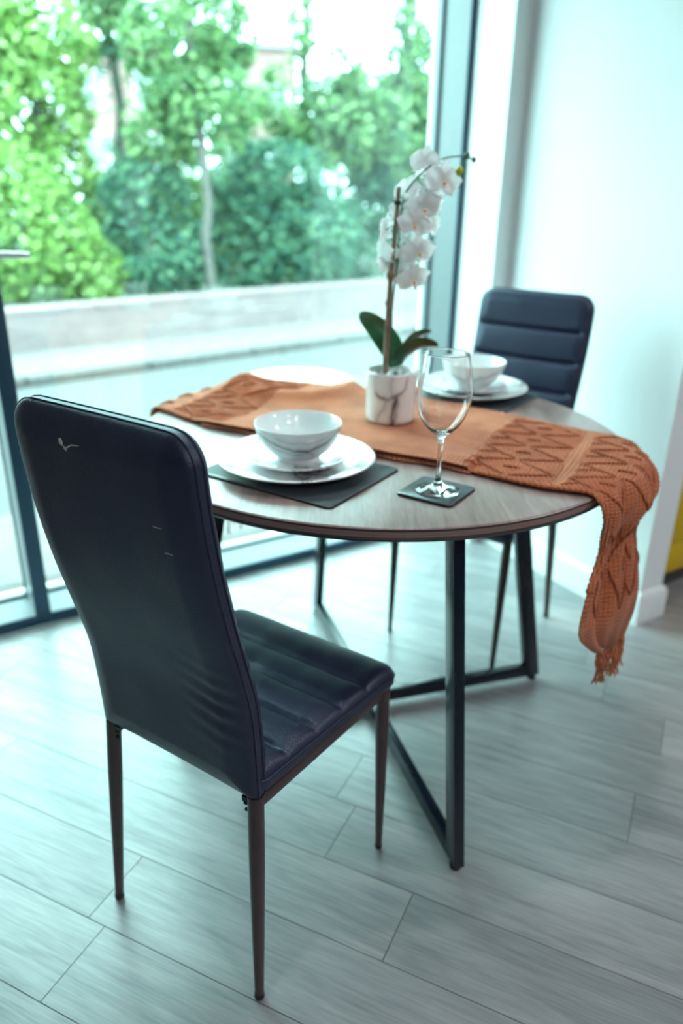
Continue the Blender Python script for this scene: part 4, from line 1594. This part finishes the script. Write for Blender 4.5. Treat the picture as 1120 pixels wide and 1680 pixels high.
for i in range(34):
    a_, r_ = rng.uniform(0, 2 * pi), 0.046 * sqrt(rng.random())
    c = Vector((r_ * cos(a_), r_ * sin(a_), 0.103))
    rx = rng.uniform(0.004, 0.008)
    n = 8
    prof = [(0, -rx * .6), (rx * .8, -rx * .35), (rx, 0), (rx * .75, rx * .4), (0, rx * .6)]
    pb.lathe(prof, n, tuple(c))
o = pb.build('pebbles', M['pebble'], orc); o['kind'] = 'stuff'


def wp(px, py, dep=0.0):
    """point near the stake given its measured position in the picture plane of the plant"""
    x = (px - 645) * 0.001235 - 0.0017
    z = 1.245 + (310 - py) * 0.00121 - 0.755 + 0.0
    return Vector((x, dep, z))


sk = MB()
pts = [wp(633, 622, -0.02), wp(634, 560, -0.016), wp(637, 452, -0.008), wp(642, 380, -0.004), wp(645, 310, 0.0)]
sk.tube(pts, [0.0068, 0.0064, 0.0056, 0.005, 0.0046], 12)
sko = sk.build('stake', M['bamboo'], orc)
for (px, py), r_ in (((637, 452), 0.0088), ((635, 500), 0.0076)):
    c = wp(px, py, -0.009)
    kb_ = MB()
    kb_.tube([c + Vector((0, 0, -.008)), c + Vector((0, 0, -.003)), c + Vector((0, 0, .003)), c + Vector((0, 0, .007))], [r_ * .72, r_, r_, r_ * .68], 12)
    kb_.build('knot', M['bamboo_node'], sko)
cp = MB()
c = wp(644, 335, -0.002)
cp.tube([c + Vector((0, 0, -.004)), c + Vector((0, 0, .004))], 0.0072, 12)
cp.tube([c, wp(636, 333, -0.006)], 0.0018, 8)
cp.build('tie_clip', M['rubber'], sko)


def tube_curve(ctrl, n=40):
    pts = []
    m = len(ctrl) - 1
    for i in range(n + 1):
        x = i / n * m
        k = min(int(x), m - 1)
        g_ = lambda j: ctrl[max(0, min(m, j))]
        pts.append(cr(g_(k - 1), g_(k), g_(k + 1), g_(k + 2), x - k))
    return pts


st_ctrl = [wp(648, 610, 0.0), wp(643, 560, -0.004), wp(642, 500, 0.0), wp(648, 440, 0.01), wp(650, 370, 0.012), wp(655, 325, 0.01), wp(670, 300, 0.0), wp(690, 281, -0.008), wp(712, 267, -0.01), wp(740, 262, -0.01), wp(763, 266, -0.01)]
stem_pts = tube_curve(st_ctrl, 70)
sm = MB(); sm.tube(stem_pts, [0.0026 - 0.0012 * i / 70 for i in range(71)], 8)
sm.build('stem', M['stemg'], orc)


def petal_mesh(mb, c, R3, ang, L, W, cup, tipw=0.35, lift=0.0):
    """broad curved petal from the flower centre; R3 turns flower space to plant space"""
    nu_, nv = 8, 7
    vs, fs = [], []
    for i in range(nu_ + 1):
        t = i / nu_
        w_ = W * (sin(pi * min(1, t * 0.92 + 0.05)) ** 0.62) * (1 - (1 - tipw) * t ** 3)
        for j in range(nv + 1):
            s_ = -1 + 2 * j / nv
            r_ = L * (t * (1 - 0.10 * s_ * s_ * t))
            x = r_ * cos(ang) - s_ * w_ * sin(ang)
            y = r_ * sin(ang) + s_ * w_ * cos(ang)
            z = cup * (t - 0.3) ** 2 * L * 3 - 0.10 * W * (1 - s_ * s_) + 0.12 * W * sin(s_ * 4 + t * 3) * t + lift
            vs.append(c + R3 @ Vector((x, y, z)))
    for i in range(nu_):
        for j in range(nv):
            fs.append((i * (nv + 1) + j, i * (nv + 1) + j + 1, (i + 1) * (nv + 1) + j + 1, (i + 1) * (nv + 1) + j))
    # thickness
    nvx = len(vs)
    nz_ = R3 @ Vector((0, 0, 0.0006))
    vs2 = [v - nz_ for v in vs]
    mb.add(vs + vs2, fs + [tuple(x + nvx for x in f_[::-1]) for f_ in fs])


def flower(px, py, dep, facing, size, seed, lip=True):
    rng = random.Random(seed)
    c = wp(px, py, dep)
    size *= 1.14
    f_ = Vector(facing).normalized()
    upv = Vector((0, 0, 1))
    xr = upv.cross(f_)
    if xr.length < 0.1: xr = Vector((1, 0, 0))
    xr.normalize()
    yu = f_.cross(xr)
    R3 = Matrix((xr, yu, f_)).transposed() @ Matrix.Rotation(rng.uniform(-.25, .25), 3, 'Z')
    L = size / 2
    mb = MB()
    petal_mesh(mb, c, R3, radians(90), L * 1.0, L * 0.36, -0.10, 0.5, -0.001)
    petal_mesh(mb, c, R3, radians(216), L * 0.95, L * 0.34, -0.12, 0.45, -0.001)
    petal_mesh(mb, c, R3, radians(324), L * 0.95, L * 0.34, -0.12, 0.45, -0.001)
    fo = mb.build('flower', M['petal'], orc, sharp=80)
    for a_ in (8, 172):
        mb = MB(); petal_mesh(mb, c, R3, radians(a_ + rng.uniform(-8, 8)), L * 1.05, L * 0.56, -0.08, 0.75, 0.0012)
        mb.build('petal', M['petal'], fo, sharp=80)
    if lip:
        mb = MB()
        petal_mesh(mb, c + R3 @ Vector((0, 0, 0.004)), R3, radians(270), L * 0.42, L * 0.12, 0.45, 0.8, 0.003)
        petal_mesh(mb, c + R3 @ Vector((0, 0, 0.003)), R3, radians(235), L * 0.26, L * 0.09, 0.7, 0.8, 0.003)
        petal_mesh(mb, c + R3 @ Vector((0, 0, 0.003)), R3, radians(305), L * 0.26, L * 0.09, 0.7, 0.8, 0.003)
        mb.build('lip', M['petal'], fo, sharp=80)
        mb = MB()
        mb.lathe([(0, -.003), (0.003, -.001), (0.0036, 0.001), (0.002, 0.0035), (0, 0.004)], 10, tuple(c + R3 @ Vector((0, -L * 0.10, 0.009))))
        mb.build('flower_centre', M['lip'], fo)
    # pedicel to the nearest stem point
    best = min(stem_pts, key=lambda p: (p - c).length)
    mb = MB()
    mid = (best + c) / 2 + Vector((0, 0, 0.012)) - f_ * 0.01
    mb.tube(tube_curve([best, mid, c - f_ * 0.004], 8), 0.0012, 6)
    mb.build('pedicel', M['stemg'], fo)


FL = [(716, 300, -0.022, (0.30, -1, -0.05), 0.074, 1, 1), (686, 342, -0.020, (0.25, -1, -0.2), 0.072, 2, 1), (706, 370, 0.012, (0.9, -0.6, -0.1), 0.064, 3, 0),
      (672, 368, -0.026, (0.1, -1, -0.1), 0.064, 4, 1), (682, 412, -0.014, (0.35, -1, -0.15), 0.070, 5, 1), (675, 458, -0.018, (0.3, -1, -0.35), 0.068, 6, 1),
      (654, 432, 0.010, (-0.2, -0.8, -0.3), 0.064, 7, 0), (624, 378, 0.012, (-0.9, 0.4, 0.1), 0.066, 8, 0), (623, 414, 0.006, (-0.8, -0.35, -0.1), 0.066, 9, 0),
      (627, 436, 0.02, (-0.6, 0.5, -0.3), 0.056, 10, 0), (656, 312, 0.016, (-0.7, -0.5, 0.5), 0.066, 11, 0), (688, 282, 0.020, (-0.55, -0.2, 0.75), 0.070, 12, 0),
      (660, 348, 0.018, (-0.3, -0.9, 0.2), 0.070, 13, 0), (692, 318, 0.006, (0.0, -0.9, 0.3), 0.066, 14, 0), (664, 398, 0.016, (-0.1, -1, 0), 0.062, 15, 0), (684, 270, 0.0, (-0.5, -0.75, 0.2), 0.062, 16, 0), (700, 335, 0.014, (0.5, -0.8, 0.1), 0.066, 17, 0), (648, 455, 0.012, (-0.3, -0.9, -0.2), 0.056, 18, 0)]
for fdat in FL: flower(*fdat)


def bud(px, py, dep, r_, mat):
    c = wp(px, py, dep)
    mb = MB()
    mb.lathe([(0, -r_ * 1.2), (r_ * .6, -r_ * .9), (r_, 0), (r_ * .8, r_ * .7), (0, r_ * 1.25)], 14, tuple(c))
    best = min(stem_pts, key=lambda p: (p - c).length)
    o = mb.build('bud', mat, orc)
    if (best - c).length > r_:
        mb = MB(); mb.tube([best, (best + c) / 2, c], 0.001, 6); mb.build('pedicel', M['stemg'], o)


bud(742, 284, -0.012, 0.0085, M['budg'])
bud(752, 261, -0.010, 0.0062, M['stemg'])
bud(764, 267, -0.010, 0.0050, M['stemg'])


def leaf(ctrl, W, mat, side, tilt=0.0, fold=0.35):
    pts = tube_curve(ctrl, 24)
    vs, fs = [], []
    nj = 10
    side = Vector(side).normalized()
    for i, p in enumerate(pts):
        t = i / 24
        d = (pts[min(i + 1, 24)] - pts[max(i - 1, 0)]).normalized()
        s_ = (side - d * side.dot(d)).normalized()
        n_ = s_.cross(d)
        w_ = W * (sin(pi * min(1, 0.10 + 0.90 * t)) ** 0.55 if t < 0.999 else 0.02)
        for j in range(nj + 1):
            k = -1 + 2 * j / nj
            vs.append(p + s_ * (k * w_) + n_ * (abs(k) ** 1.4 * w_ * fold))
    m = nj + 1
    for i in range(24):
        for j in range(nj):
            fs.append((i * m + j, i * m + j + 1, (i + 1) * m + j + 1, (i + 1) * m + j))
    n = len(vs)
    off = Vector((0, 0, 0.0016))
    vs2 = [v - off for v in vs]
    fs2 = [tuple(x + n for x in f_[::-1]) for f_ in fs]
    mb = MB(); mb.add(vs + vs2, fs + fs2)
    return mb.build('leaf', mat, orc, sharp=80)


leaf([wp(655, 612, 0.0), wp(645, 580, 0.012), wp(618, 545, 0.02), wp(586, 520, 0.015)], 0.028, M['orchid_leaf'], (0.75, -0.25, 0.62), fold=0.2)
leaf([wp(656, 612, -0.004), wp(668, 588, -0.02), wp(692, 570, -0.03), wp(724, 570, -0.03)], 0.027, M['orchid_leaf2'], (-0.25, -0.75, 0.6), fold=0.25)
leaf([wp(656, 612, 0.008), wp(672, 585, 0.03), wp(695, 565, 0.045), wp(718, 557, 0.05)], 0.024, M['orchid_leaf2'], (-0.25, -0.85, 0.45), fold=0.25)
leaf([wp(650, 612, 0.012), wp(645, 592, 0.04), wp(640, 580, 0.07), wp(640, 585, 0.095)], 0.018, M['orchid_leaf'], (1, 0, 0.1), fold=0.25)
